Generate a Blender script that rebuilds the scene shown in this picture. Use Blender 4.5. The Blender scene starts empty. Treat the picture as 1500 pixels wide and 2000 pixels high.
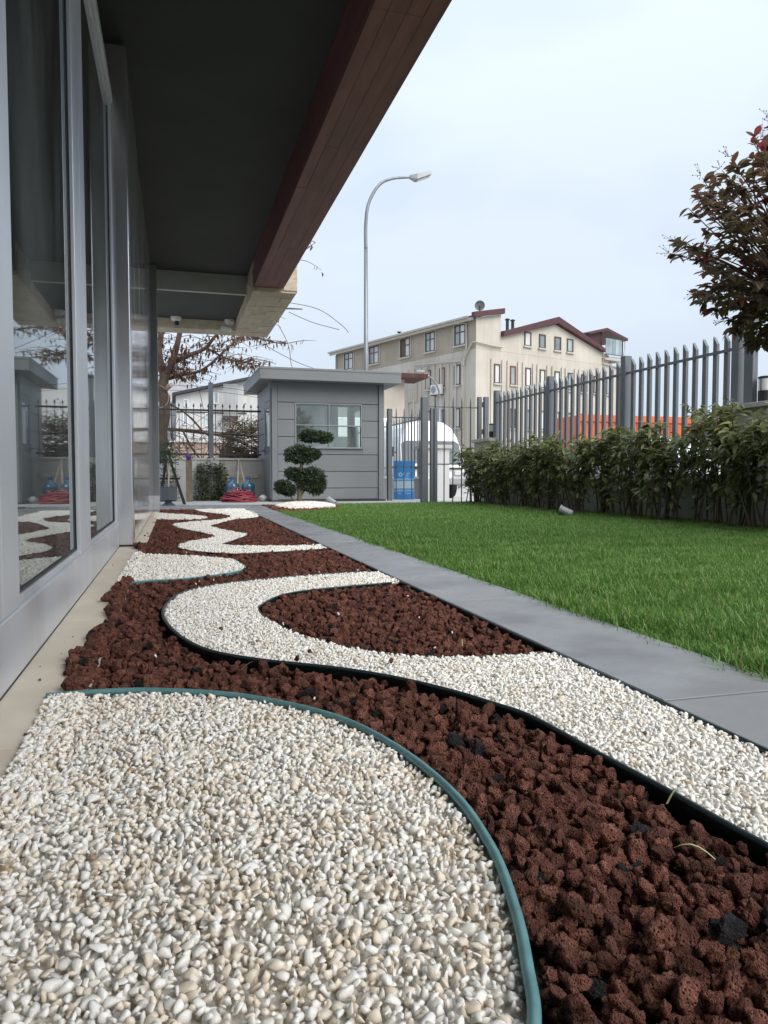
import bpy, bmesh, math, random
import numpy as np
from mathutils import Vector, Matrix, Euler, noise

rng = np.random.default_rng(7)
random.seed(7)
S = bpy.context.scene
R = math.radians

# ------------------------------------------------------------------ camera
EYE = 0.5
PITCH, YAW, FPX = R(2.783), R(15.875), 1440.0
cam = bpy.data.cameras.new("camera")
cam.sensor_fit = 'VERTICAL'
cam.sensor_height = 36.0
cam.lens = 36.0 * FPX / 2000.0
cam.clip_start, cam.clip_end = 0.02, 900.0
cob = bpy.data.objects.new("camera", cam)
S.collection.objects.link(cob)
cob.location = (0, 0, EYE)
cob.rotation_euler = (R(90) - PITCH, 0, -YAW)
S.camera = cob

# ------------------------------------------------------------------ world
W = bpy.data.worlds.new("World")
S.world = W
W.use_nodes = True
wn, wl = W.node_tree.nodes, W.node_tree.links
for n in list(wn):
    wn.remove(n)
SUN_EL, SUN_AZ = R(43), R(147)          # azimuth clockwise from +y: behind and right of the camera
out = wn.new('ShaderNodeOutputWorld')
sky = wn.new('ShaderNodeTexSky')
sky.sky_type = 'NISHITA'
sky.sun_disc = False
sky.sun_elevation = SUN_EL
sky.sun_rotation = SUN_AZ
sky.air_density, sky.dust_density = 1.0, 2.0
bg1 = wn.new('ShaderNodeBackground')
bg1.inputs['Strength'].default_value = 0.05
wl.new(sky.outputs[0], bg1.inputs[0])
tc = wn.new('ShaderNodeTexCoord')
mp = wn.new('ShaderNodeMapping')
mp.inputs['Scale'].default_value = (1, 1, 2.2)
wl.new(tc.outputs['Generated'], mp.inputs[0])
nz = wn.new('ShaderNodeTexNoise')
nz.inputs['Scale'].default_value = 1.7
nz.inputs['Detail'].default_value = 4
nz.inputs['Roughness'].default_value = 0.45
wl.new(mp.outputs[0], nz.inputs['Vector'])
cr = wn.new('ShaderNodeValToRGB')
cr.color_ramp.elements[0].position = 0.38
cr.color_ramp.elements[0].color = (0.56, 0.67, 0.845, 1)
cr.color_ramp.elements[1].position = 0.62
cr.color_ramp.elements[1].color = (0.775, 0.87, 0.98, 1)
wl.new(nz.outputs[0], cr.inputs[0])
bg2 = wn.new('ShaderNodeBackground')
# overcast luminance: brightest overhead, falling towards the horizon all round
sx = wn.new('ShaderNodeSeparateXYZ')
wl.new(tc.outputs['Generated'], sx.inputs[0])
el_ = wn.new('ShaderNodeMapRange')
el_.inputs[1].default_value, el_.inputs[2].default_value = 0.0, 1.0
el_.inputs[3].default_value, el_.inputs[4].default_value = 0.455, 0.95
pw_ = wn.new('ShaderNodeMath')
pw_.operation = 'POWER'
pw_.inputs[1].default_value = 2.3
pw_.use_clamp = True
ab_ = wn.new('ShaderNodeMath')
ab_.operation = 'MAXIMUM'
ab_.inputs[1].default_value = 0.0
wl.new(sx.outputs['Z'], ab_.inputs[0])
wl.new(ab_.outputs[0], pw_.inputs[0])
wl.new(pw_.outputs[0], el_.inputs[0])
wl.new(el_.outputs[0], bg2.inputs['Strength'])
wl.new(cr.outputs[0], bg2.inputs[0])
mx = wn.new('ShaderNodeMixShader')
mx.inputs[0].default_value = 0.9        # an overcast layer over the clear sky
wl.new(bg1.outputs[0], mx.inputs[1])
wl.new(bg2.outputs[0], mx.inputs[2])
wl.new(mx.outputs[0], out.inputs[0])

sun = bpy.data.lights.new("sun", 'SUN')
sun.energy = 1.5
sun.angle = R(50)
sun.color = (1.0, 0.96, 0.9)
sob = bpy.data.objects.new("sun", sun)
S.collection.objects.link(sob)
sd = Vector((math.sin(SUN_AZ) * math.cos(SUN_EL), math.cos(SUN_AZ) * math.cos(SUN_EL), math.sin(SUN_EL)))
sob.rotation_euler = (-sd).to_track_quat('-Z', 'Y').to_euler()
sob.location = (10, -10, 20)

S.view_settings.view_transform = 'Standard'
S.view_settings.look = 'None'
S.view_settings.exposure = 1.2
S.view_settings.gamma = 1.0
S.view_settings.use_curve_mapping = False
S.render.engine = 'CYCLES'
S.cycles.max_bounces = 7
S.cycles.transparent_max_bounces = 12
S.cycles.caustics_reflective = False
S.cycles.caustics_refractive = False


# ------------------------------------------------------------------ materials
def mat(name, col, rough=0.6, metal=0.0, var=0.12, nscale=3.0, bump=0.0, bscale=40.0, col2=None,
        spec=0.5, rand=0.0, detail=5.0, rough2=None, coords='Object', stretch=None, tint=None, trans=0.0, bdist=0.01, streak=0.0, pores=0.0):
    """Principled material: colour varied by noise (and by object/instance when rand > 0), fine bump, uneven gloss."""
    m = bpy.data.materials.new(name)
    m.use_nodes = True
    N, L = m.node_tree.nodes, m.node_tree.links
    b = N['Principled BSDF']
    b.inputs['Metallic'].default_value = metal
    b.inputs['Roughness'].default_value = rough
    b.inputs['Specular IOR Level'].default_value = spec
    t = N.new('ShaderNodeTexCoord')
    vec = t.outputs[coords]
    if stretch:
        mp_ = N.new('ShaderNodeMapping')
        mp_.inputs['Scale'].default_value = stretch
        L.new(vec, mp_.inputs[0])
        vec = mp_.outputs[0]
    n1 = N.new('ShaderNodeTexNoise')
    n1.inputs['Scale'].default_value = nscale
    n1.inputs['Detail'].default_value = detail
    L.new(vec, n1.inputs['Vector'])
    ramp = N.new('ShaderNodeValToRGB')
    c2 = col2 if col2 else tuple(min(1, c * (1 + var)) for c in col)
    c1 = col if col2 else tuple(c * (1 - var) for c in col)
    ramp.color_ramp.elements[0].position = 0.32
    ramp.color_ramp.elements[1].position = 0.68
    ramp.color_ramp.elements[0].color = (*c1, 1)
    ramp.color_ramp.elements[1].color = (*c2, 1)
    L.new(n1.outputs[0], ramp.inputs[0])
    colout = ramp.outputs[0]
    pore_h = None
    if pores > 0:                                   # gas pores: dark little pits
        v4 = N.new('ShaderNodeTexVoronoi')
        v4.inputs['Scale'].default_value = pores
        L.new(vec, v4.inputs['Vector'])
        r4 = N.new('ShaderNodeMapRange')
        r4.inputs[1].default_value, r4.inputs[2].default_value = 0.12, 0.42
        r4.inputs[3].default_value, r4.inputs[4].default_value = 0.30, 1.0
        L.new(v4.outputs['Distance'], r4.inputs[0])
        h4 = N.new('ShaderNodeHueSaturation')
        L.new(r4.outputs[0], h4.inputs['Value'])
        L.new(colout, h4.inputs['Color'])
        colout = h4.outputs[0]
        pore_h = r4.outputs[0]
    if streak > 0:                                  # rain streaks: noise drawn out downwards
        m3 = N.new('ShaderNodeMapping')
        m3.inputs['Scale'].default_value = (2.2, 2.2, 0.16)
        L.new(t.outputs[coords], m3.inputs[0])
        n3 = N.new('ShaderNodeTexNoise')
        n3.inputs['Scale'].default_value = 1.6
        n3.inputs['Detail'].default_value = 8
        n3.inputs['Roughness'].default_value = 0.62
        L.new(m3.outputs[0], n3.inputs['Vector'])
        r3 = N.new('ShaderNodeMapRange')
        r3.inputs[1].default_value, r3.inputs[2].default_value = 0.48, 0.72
        r3.inputs[3].default_value, r3.inputs[4].default_value = 1.0, 1.0 - streak
        L.new(n3.outputs[0], r3.inputs[0])
        h3 = N.new('ShaderNodeHueSaturation')
        L.new(r3.outputs[0], h3.inputs['Value'])
        L.new(colout, h3.inputs['Color'])
        colout = h3.outputs[0]
    if rand > 0:
        oi = N.new('ShaderNodeObjectInfo')
        mr = N.new('ShaderNodeMapRange')
        mr.inputs[3].default_value = 1 - rand
        mr.inputs[4].default_value = 1 + rand * 0.6
        L.new(oi.outputs['Random'], mr.inputs[0])
        hs = N.new('ShaderNodeHueSaturation')
        L.new(mr.outputs[0], hs.inputs['Value'])
        L.new(colout, hs.inputs['Color'])
        colout = hs.outputs[0]
    if tint:                                        # per-leaf tint kept in an attribute
        at = N.new('ShaderNodeAttribute')
        at.attribute_name = 'tint'
        rp = N.new('ShaderNodeValToRGB')
        el = rp.color_ramp.elements
        while len(el) < len(tint):
            el.new(0.5)
        for e, (p, c) in zip(el, tint):
            e.position = p
            e.color = (*c, 1)
        L.new(at.outputs['Fac'], rp.inputs[0])
        mm = N.new('ShaderNodeMix')
        mm.data_type = 'RGBA'
        mm.inputs[0].default_value = 0.2
        L.new(rp.outputs[0], mm.inputs[6])
        L.new(colout, mm.inputs[7])
        colout = mm.outputs[2]
    L.new(colout, b.inputs['Base Color'])
    if rough2 is not None:
        rr = N.new('ShaderNodeMapRange')
        rr.inputs[1].default_value, rr.inputs[2].default_value = 0.35, 0.65
        rr.inputs[3].default_value, rr.inputs[4].default_value = rough, rough2
        L.new(n1.outputs[0], rr.inputs[0])
        L.new(rr.outputs[0], b.inputs['Roughness'])
    if bump > 0:
        n2 = N.new('ShaderNodeTexNoise')
        n2.inputs['Scale'].default_value = bscale
        n2.inputs['Detail'].default_value = 6
        n2.inputs['Roughness'].default_value = 0.65
        L.new(vec, n2.inputs['Vector'])
        bp = N.new('ShaderNodeBump')
        bp.inputs['Strength'].default_value = bump
        bp.inputs['Distance'].default_value = bdist
        hgt = n2.outputs[0]
        if pore_h is not None:
            ma = N.new('ShaderNodeMath')
            ma.operation = 'ADD'
            L.new(hgt, ma.inputs[0])
            L.new(pore_h, ma.inputs[1])
            hgt = ma.outputs[0]
        L.new(hgt, bp.inputs['Height'])
        L.new(bp.outputs[0], b.inputs['Normal'])
    if trans > 0:                                   # leaves let some light through
        tr = N.new('ShaderNodeBsdfTranslucent')
        L.new(colout, tr.inputs['Color'])
        ms = N.new('ShaderNodeMixShader')
        ms.inputs[0].default_value = trans
        L.new(b.outputs[0], ms.inputs[1])
        L.new(tr.outputs[0], ms.inputs[2])
        L.new(ms.outputs[0], N['Material Output'].inputs['Surface'])
    return m


def glass_mat(name, tint=(0.8, 0.88, 0.87), ior=1.5, extra=0.0, dust_haze=0.12):
    m = bpy.data.materials.new(name)
    m.use_nodes = True
    N, L = m.node_tree.nodes, m.node_tree.links
    N.remove(N['Principled BSDF'])
    fr = N.new('ShaderNodeFresnel')
    fr.inputs['IOR'].default_value = ior
    ad = N.new('ShaderNodeMath')
    ad.operation = 'ADD'
    ad.use_clamp = True
    ad.inputs[1].default_value = extra
    L.new(fr.outputs[0], ad.inputs[0])
    tr = N.new('ShaderNodeBsdfTransparent')
    tr.inputs[0].default_value = (*tint, 1)
    gl = N.new('ShaderNodeBsdfGlossy')
    gl.inputs['Roughness'].default_value = 0.02
    gl.inputs['Color'].default_value = (0.9, 0.94, 0.95, 1)
    ms = N.new('ShaderNodeMixShader')
    df = N.new('ShaderNodeBsdfDiffuse')             # uneven dust film whose pale colour also lightens the dark panes
    df.inputs[0].default_value = (0.55, 0.60, 0.58, 1)
    tcg = N.new('ShaderNodeTexCoord')
    mpg = N.new('ShaderNodeMapping')
    mpg.inputs['Scale'].default_value = (1.5, 1.5, 0.5)
    L.new(tcg.outputs['Object'], mpg.inputs[0])
    ng_ = N.new('ShaderNodeTexNoise')
    ng_.inputs['Scale'].default_value = 2.2
    ng_.inputs['Detail'].default_value = 7
    L.new(mpg.outputs[0], ng_.inputs['Vector'])
    mg_ = N.new('ShaderNodeMapRange')
    mg_.inputs[1].default_value, mg_.inputs[2].default_value = 0.35, 0.7
    mg_.inputs[3].default_value, mg_.inputs[4].default_value = dust_haze * 0.4, dust_haze * 2.0
    L.new(ng_.outputs[0], mg_.inputs[0])
    md_ = N.new('ShaderNodeMixShader')
    L.new(mg_.outputs[0], md_.inputs[0])
    L.new(tr.outputs[0], md_.inputs[1])
    L.new(df.outputs[0], md_.inputs[2])
    tr = md_
    L.new(ad.outputs[0], ms.inputs[0])
    L.new(tr.outputs[0], ms.inputs[1])
    L.new(gl.outputs[0], ms.inputs[2])
    L.new(ms.outputs[0], N['Material Output'].inputs['Surface'])
    return m


M = {}
M['alu'] = mat('brushed_aluminium', (0.70, 0.72, 0.76), 0.33, 0.55, 0.05, 2.0, 0.05, 90, rough2=0.45, stretch=(1, 1, 0.3), streak=0.12)
M['alu_dark'] = mat('window_gasket', (0.02, 0.022, 0.025), 0.5)
M['cladding'] = mat('glossy_cladding', (0.80, 0.81, 0.83), 0.06, 0.75, 0.04, 1.5, 0.010, 14, rough2=0.14)
M['column'] = mat('column_sheet', (0.64, 0.64, 0.65), 0.18, 0.9, 0.05, 1.2, 0.02, 30, rough2=0.26, streak=0.08)
M['col_grey'] = mat('painted_column', (0.21, 0.22, 0.23), 0.55, 0, 0.06, 2, 0.06, 60)
M['soffit'] = mat('charcoal_soffit', (0.050, 0.052, 0.048), 0.75, 0, 0.12, 1.5, 0.12, 45)
M['soffit_step'] = mat('soffit_step', (0.52, 0.53, 0.51), 0.7, 0, 0.07, 2.5, 0.06, 50)
M['board'] = mat('brown_board', (0.235, 0.090, 0.083), 0.5, 0, 0.22, 2.5, 0.10, 60, rand=0.10, stretch=(6, 0.8, 6))
M['travertine'] = mat('travertine', (0.50, 0.42, 0.31), 0.75, 0, 0.25, 9, 0.45, 55, col2=(0.68, 0.60, 0.47), rand=0.12, stretch=(1, 2.5, 2.5))
M['limestone'] = mat('cream_limestone', (0.67, 0.575, 0.445), 0.5, 0, 0.1, 5, 0.08, 120, col2=(0.77, 0.68, 0.55), rand=0.06)
M['glass'] = glass_mat('pane_glass', (0.86, 0.92, 0.91), 1.6, 0.03)
M['glass_far'] = mat('far_window_glass', (0.30, 0.36, 0.38), 0.08, 0.1, 0.3, 0.8, spec=1.0, rand=0.3)
M['frosted'] = mat('frosted_glass', (0.88, 0.91, 0.88), 0.5, 0, 0.03, 0.8, trans=0.95)  # translucent sheet for the panels and screens added to let daylight in
M['curtain'] = mat('net_curtain', (0.62, 0.64, 0.62), 0.8, 0, 0.1, 2.0, stretch=(6, 6, 0.4), rand=0.15)
M['interior'] = mat('interior_wall', (0.70, 0.76, 0.73), 0.8, 0, 0.05, 1.2)
M['interior_floor'] = mat('interior_floor', (0.45, 0.46, 0.45), 0.3, 0, 0.1, 1.2)
M['blind'] = mat('vertical_blind', (0.62, 0.68, 0.64), 0.8, 0, 0.06, 2)
M['slab'] = mat('grey_paving', (0.195, 0.197, 0.203), 0.55, 0, 0.24, 3.6, 0.08, 130, rough2=0.2, col2=(0.295, 0.295, 0.30), rand=0.07, detail=9)
M['yard'] = mat('yard_concrete', (0.42, 0.42, 0.41), 0.7, 0, 0.16, 1.3, 0.10, 60, rough2=0.4, detail=8)
M['ground'] = mat('street_ground', (0.40, 0.385, 0.36), 0.85, 0, 0.2, 0.25, 0.1, 20)
M['soil'] = mat('dark_soil', (0.030, 0.022, 0.018), 0.95, 0, 0.3, 20, 0.5, 60)
M['soil_pale'] = mat('crushed_marble', (0.80, 0.77, 0.71), 0.9, 0, 0.2, 60, 0.5, 120)
M['soil_red'] = mat('red_dust', (0.085, 0.036, 0.028), 0.95, 0, 0.3, 30, 0.5, 80)
M['turf'] = mat('turf_soil', (0.045, 0.085, 0.020), 0.95, 0, 0.3, 12, 0.4, 80)
M['pebble'] = mat('white_marble_pebble', (0.87, 0.83, 0.76), 0.40, 0, 0.1, 1.6, 0.12, 7, col2=(0.92, 0.895, 0.85), rand=0.07, bdist=0.05)
M['pebble_cream'] = mat('cream_marble_pebble', (0.76, 0.645, 0.495), 0.42, 0, 0.1, 1.6, 0.12, 7, col2=(0.89, 0.82, 0.70), rand=0.12, bdist=0.05)
M['pebble_tan'] = mat('tan_pebble', (0.42, 0.29, 0.17), 0.45, 0, 0.2, 1.6, 0.2, 7, rand=0.2, bdist=0.05)
M['lava'] = mat('red_lava', (0.250, 0.090, 0.064), 0.9, 0, 0.3, 2.6, 0.9, 11, col2=(0.530, 0.228, 0.160), rand=0.5, spec=0.25, bdist=0.08, pores=9.0)
M['lava_dark'] = mat('black_lava', (0.022, 0.018, 0.018), 0.5, 0, 0.3, 3, 1.0, 8, rand=0.3, bdist=0.09)
M['lava_orange'] = mat('orange_lava', (0.44, 0.20, 0.115), 0.88, 0, 0.3, 2.6, 0.9, 8.5, rand=0.25, spec=0.25, bdist=0.08, pores=9.0)
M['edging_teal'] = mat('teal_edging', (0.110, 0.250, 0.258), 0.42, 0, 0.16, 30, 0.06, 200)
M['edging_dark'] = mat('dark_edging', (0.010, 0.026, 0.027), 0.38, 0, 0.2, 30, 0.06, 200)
M['fence'] = mat('grey_fence_paint', (0.138, 0.152, 0.167), 0.45, 0.1, 0.06, 3, 0.03, 60)
M['iron'] = mat('dark_iron', (0.045, 0.047, 0.050), 0.55, 0.3, 0.2, 5)
M['bar'] = mat('dark_bar_paint', (0.070, 0.076, 0.082), 0.5, 0.1, 0.1, 5)
M['booth'] = mat('booth_grey', (0.182, 0.193, 0.200), 0.5, 0, 0.06, 1.5, 0.05, 40, rand=0.05)
M['booth_gap'] = mat('booth_joint', (0.035, 0.037, 0.04), 0.7)
M['booth_frame'] = mat('booth_window_frame', (0.24, 0.255, 0.265), 0.4, 0.2, 0.05)
M['wall'] = mat('grey_render', (0.47, 0.455, 0.415), 0.85, 0, 0.1, 2.2, 0.15, 60, streak=0.2)
M['wall_white'] = mat('white_render', (0.55, 0.55, 0.54), 0.8, 0, 0.07, 1.2, 0.1, 40, streak=0.06)
M['coping'] = mat('coping_stone', (0.50, 0.475, 0.43), 0.7, 0, 0.12, 6, 0.15, 60)
M['cream'] = mat('cream_stucco', (0.475, 0.430, 0.360), 0.88, 0, 0.13, 0.55, 0.12, 25, col2=(0.575, 0.535, 0.468), detail=7, streak=0.16)
M['cream_top'] = mat('beige_stucco', (0.375, 0.325, 0.255), 0.88, 0, 0.09, 0.6, 0.12, 25, detail=7, streak=0.12)
M['cream_trim'] = mat('stucco_trim', (0.46, 0.415, 0.345), 0.8, 0, 0.08, 2)
M['brown_frame'] = mat('brown_window_frame', (0.095, 0.058, 0.040), 0.5, 0, 0.1)
M['red_frame'] = mat('red_brown_frame', (0.23, 0.066, 0.034), 0.5, 0, 0.1)
M['maroon'] = mat('maroon_fascia', (0.070, 0.022, 0.023), 0.45, 0, 0.1, 2)
M['gutter'] = mat('white_gutter', (0.46, 0.43, 0.38), 0.5, 0, 0.1, 3)
M['white_paint'] = mat('white_paint', (0.80, 0.80, 0.79), 0.35, 0, 0.02, 2)
M['white_plastic'] = mat('white_plastic', (0.72, 0.72, 0.70), 0.4, 0, 0.04)
M['windscreen'] = mat('windscreen', (0.075, 0.095, 0.105), 0.12, 0.0, 0.2, 1.0, spec=0.22)
M['black'] = mat('black_plastic', (0.012, 0.012, 0.013), 0.45)
M['rubber'] = mat('tyre_rubber', (0.018, 0.018, 0.018), 0.8, bump=0.2)
M['galv'] = mat('galvanised_steel', (0.22, 0.235, 0.25), 0.45, 0.5, 0.18, 3, 0.05, 50, stretch=(3, 3, 0.4))
M['lamp_grey'] = mat('lamp_housing', (0.30, 0.31, 0.31), 0.45, 0.1, 0.1)
M['lens'] = mat('opal_lens', (0.62, 0.62, 0.60), 0.3, 0, 0.04)
M['orange'] = mat('orange_container', (0.60, 0.125, 0.030), 0.45, 0, 0.08, 1.5)
M['blue_print'] = mat('blue_print', (0.030, 0.125, 0.40), 0.5, 0, 0.08)
M['sign_blue'] = mat('sign_blue', (0.018, 0.155, 0.390), 0.4, 0, 0.08, 6)
M['sign_pale'] = mat('sign_pale_blue', (0.30, 0.40, 0.46), 0.5, 0, 0.04)
M['sign_line'] = mat('sign_light_line', (0.30, 0.52, 0.68), 0.5, 0, 0.04)
M['sign_white'] = mat('sign_white_print', (0.45, 0.60, 0.70), 0.5, 0, 0.05)
M['hose'] = mat('red_hose', (0.250, 0.032, 0.048), 0.42, 0, 0.2, 14)
M['carboy'] = mat('blue_carboy', (0.035, 0.115, 0.190), 0.15, 0, 0.15, 6, spec=0.8)
M['wood_pale'] = mat('pale_wood', (0.50, 0.42, 0.33), 0.7, 0, 0.15, 12)
M['wood'] = mat('weathered_wood', (0.17, 0.125, 0.085), 0.8, 0, 0.25, 9, 0.3, 60)
M['purple'] = mat('purple_plastic', (0.060, 0.024, 0.160), 0.4)
M['bag'] = mat('white_sack', (0.55, 0.55, 0.53), 0.6, 0, 0.1, 12, 0.3, 30)
M['pot'] = mat('grey_planter', (0.075, 0.088, 0.100), 0.4, 0, 0.1, 4)
M['bark'] = mat('grey_brown_bark', (0.095, 0.068, 0.048), 0.9, 0, 0.3, 8, 0.6, 40, col2=(0.15, 0.11, 0.08))
M['bark_dark'] = mat('dark_bark', (0.125, 0.080, 0.066), 0.9, 0, 0.3, 14, 0.4, 60)
M['twig'] = mat('dry_twig', (0.15, 0.105, 0.075), 0.9, 0, 0.3, 6)
M['straw'] = mat('dry_straw', (0.19, 0.135, 0.08), 0.9, 0, 0.35, 5)
M['green_stem'] = mat('hedge_stem', (0.13, 0.10, 0.07), 0.8, 0, 0.3, 12)
M['topiary_bark'] = mat('topiary_bark', (0.17, 0.14, 0.085), 0.85, 0, 0.25, 14, 0.4, 60)
M['leaf_hedge'] = mat('laurel_leaf', (0.16, 0.19, 0.07), 0.36, 0, 0.2, 9, spec=0.5, trans=0.40,
                      tint=[(0.0, (0.085, 0.105, 0.042)), (0.45, (0.21, 0.24, 0.092)), (0.8, (0.30, 0.33, 0.140)), (1.0, (0.48, 0.47, 0.12))])
M['leaf_red'] = mat('photinia_leaf', (0.12, 0.095, 0.05), 0.38, 0, 0.2, 9, spec=0.5, trans=0.42,
                    tint=[(0.0, (0.095, 0.090, 0.048)), (0.5, (0.215, 0.160, 0.085)), (0.8, (0.24, 0.085, 0.060)), (1.0, (0.34, 0.040, 0.075))])
M['leaf_dry'] = mat('dry_leaf', (0.16, 0.085, 0.045), 0.85, 0, 0.2, 9, trans=0.2,
                    tint=[(0.0, (0.075, 0.035, 0.026)), (0.5, (0.16, 0.078, 0.042)), (1.0, (0.27, 0.15, 0.075))])
M['leaf_top'] = mat('yew_leaf', (0.045, 0.07, 0.034), 0.55, 0, 0.2, 20, trans=0.15,
                    tint=[(0.0, (0.022, 0.036, 0.020)), (0.6, (0.055, 0.085, 0.040)), (1.0, (0.13, 0.16, 0.085))])
M['leaf_wall'] = mat('climber_leaf', (0.08, 0.12, 0.05), 0.5, 0, 0.2, 20, trans=0.2,
                     tint=[(0.0, (0.045, 0.070, 0.034)), (0.6, (0.095, 0.125, 0.06)), (1.0, (0.21, 0.22, 0.11))])
M['leaf_brush'] = mat('brush_leaf', (0.10, 0.10, 0.04), 0.7, 0, 0.2, 20, trans=0.15,
                      tint=[(0.0, (0.06, 0.065, 0.026)), (0.6, (0.13, 0.125, 0.05)), (1.0, (0.25, 0.19, 0.09))])
M['grass'] = mat('lawn_grass', (0.100, 0.225, 0.034), 0.5, 0, 0.5, 1.1, spec=0.35, trans=0.35, rand=0.25,
                 tint=[(0.0, (0.070, 0.175, 0.024)), (0.6, (0.150, 0.305, 0.052)), (0.93, (0.24, 0.38, 0.095)), (1.0, (0.44, 0.41, 0.21))])
M['straw_grass'] = mat('pale_grass_blade', (0.42, 0.42, 0.20), 0.6)
M['brick_pale'] = mat('pale_brick', (0.34, 0.25, 0.21), 0.9, 0, 0.15, 3, 0.2, 30)


# ------------------------------------------------------------------ builders
MW = {}       # world matrix of each object made here


class MB:
    """Collects vertices and faces; build() links them as ONE mesh object."""

    def __init__(s):
        s.v, s.f, s.t = [], [], []

    def add(s, vs, fs, tint=None):
        o = len(s.v)
        s.v.extend([tuple(map(float, p)) for p in vs])
        s.f.extend([tuple(i + o for i in f) for f in fs])
        if tint is not None:
            s.t.extend([tint] * len(vs))
        return s

    def box(s, x0, y0, z0, x1, y1, z1):
        x0, x1 = min(x0, x1), max(x0, x1)
        y0, y1 = min(y0, y1), max(y0, y1)
        z0, z1 = min(z0, z1), max(z0, z1)
        return s.add([(x0, y0, z0), (x1, y0, z0), (x1, y1, z0), (x0, y1, z0), (x0, y0, z1), (x1, y0, z1), (x1, y1, z1), (x0, y1, z1)],
                     [(0, 3, 2, 1), (4, 5, 6, 7), (0, 1, 5, 4), (1, 2, 6, 5), (2, 3, 7, 6), (3, 0, 4, 7)])

    def prism(s, poly, axis, a, b):
        """poly: 2D outline (counter-clockwise) extruded along axis ('x','y','z') from a to b."""
        def p3(p, h):
            return {'x': (h, p[0], p[1]), 'y': (p[0], h, p[1]), 'z': (p[0], p[1], h)}[axis]
        n = len(poly)
        return s.add([p3(p, a) for p in poly] + [p3(p, b) for p in poly],
                     [tuple(range(n))[::-1], tuple(range(n, 2 * n))] + [(i, (i + 1) % n, n + (i + 1) % n, n + i) for i in range(n)])

    def tube(s, pts, rad, k=6, cap=True):
        pts = [Vector(p) for p in pts]
        if not hasattr(rad, '__len__'):
            rad = [rad] * len(pts)
        vs, fs = [], []
        up = None
        for i, p in enumerate(pts):
            d = (pts[min(i + 1, len(pts) - 1)] - pts[max(i - 1, 0)])
            d = d.normalized() if d.length > 1e-9 else Vector((0, 0, 1))
            if up is None:
                up = Vector((0, 0, 1)) if abs(d.z) < 0.9 else Vector((1, 0, 0))
            a = d.cross(up)
            if a.length < 1e-4:
                a = d.cross(Vector((0.3, 1, 0.2)))
            a.normalize()
            b = a.cross(d)
            up = b
            for j in range(k):
                t = 2 * math.pi * j / k
                vs.append(p + (a * math.cos(t) + b * math.sin(t)) * rad[i])
        for i in range(len(pts) - 1):
            for j in range(k):
                fs.append((i * k + j, i * k + (j + 1) % k, (i + 1) * k + (j + 1) % k, (i + 1) * k + j))
        if cap:
            fs.append(tuple(range(k))[::-1])
            fs.append(tuple(range((len(pts) - 1) * k, len(pts) * k)))
        return s.add(vs, fs)

    def lathe(s, prof, c=(0, 0, 0), k=16):
        """prof: (radius, z) from bottom to top."""
        vs, fs = [], []
        for r_, z in prof:
            for j in range(k):
                t = 2 * math.pi * j / k
                vs.append((c[0] + r_ * math.cos(t), c[1] + r_ * math.sin(t), c[2] + z))
        for i in range(len(prof) - 1):
            for j in range(k):
                fs.append((i * k + j, i * k + (j + 1) % k, (i + 1) * k + (j + 1) % k, (i + 1) * k + j))
        fs.append(tuple(range(k))[::-1])
        fs.append(tuple(range((len(prof) - 1) * k, len(prof) * k)))
        return s.add(vs, fs)

    def build(s, name, m, parent=None, local=False, smooth=False, bevel=0.0):
        me = bpy.data.meshes.new(name)
        me.from_pydata(s.v, [], s.f)
        if s.t:
            a = me.attributes.new('tint', 'FLOAT', 'POINT')
            a.data.foreach_set('value', s.t)
        if smooth:
            me.shade_smooth()
        me.materials.append(m)
        me.update()
        return link(name, me, parent, local, bevel)


def link(name, me, parent=None, local=False, bevel=0.0):
    o = bpy.data.objects.new(name, me)
    S.collection.objects.link(o)
    if parent is not None:
        o.parent = parent
        if local:
            MW[o.name] = MW.get(parent.name, Matrix())
        else:
            o.matrix_parent_inverse = MW.get(parent.name, Matrix()).inverted()
            MW[o.name] = Matrix()
    if bevel > 0:
        b = o.modifiers.new('bevel', 'BEVEL')
        b.width = bevel
        b.segments = 2
        b.limit_method = 'ANGLE'
    return o


def tag(o, label=None, cat=None, group=None, kind=None):
    if label:
        o['label'] = label
    if cat:
        o['category'] = cat
    if group:
        o['group'] = group
    if kind:
        o['kind'] = kind
    return o


def thing(name, label, cat, loc=(0, 0, 0), rz=0.0, group=None):
    o = bpy.data.objects.new(name, None)
    S.collection.objects.link(o)
    o.location = loc
    o.rotation_euler = (0, 0, rz)
    o.empty_display_size = 0.1
    MW[o.name] = Matrix.Translation(loc) @ Euler((0, 0, rz)).to_matrix().to_4x4()
    return tag(o, label, cat, group)


def smooth_line(pts, n=8, closed=False):
    """Catmull-Rom through 2D/3D points."""
    P = [np.array(p, float) for p in pts]
    res = []
    N = len(P)
    for i in range(N if closed else N - 1):
        p0 = P[(i - 1) % N] if (closed or i > 0) else P[i]
        p1, p2 = P[i % N], P[(i + 1) % N]
        p3 = P[(i + 2) % N] if (closed or i + 2 < N) else p2
        for t in np.linspace(0, 1, n, endpoint=False):
            res.append(0.5 * ((2 * p1) + (-p0 + p2) * t + (2 * p0 - 5 * p1 + 4 * p2 - p3) * t * t + (-p0 + 3 * p1 - 3 * p2 + p3) * t ** 3))
    if not closed:
        res.append(P[-1])
    return np.array(res)


def inside(px, py, poly):
    """Vectorised point in polygon."""
    c = np.zeros(px.shape, bool)
    n = len(poly)
    j = n - 1
    for i in range(n):
        xi, yi = poly[i]
        xj, yj = poly[j]
        cond = ((yi > py) != (yj > py)) & (px < (xj - xi) * (py - yi) / (yj - yi + 1e-12) + xi)
        c ^= cond
        j = i
    return c


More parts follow.
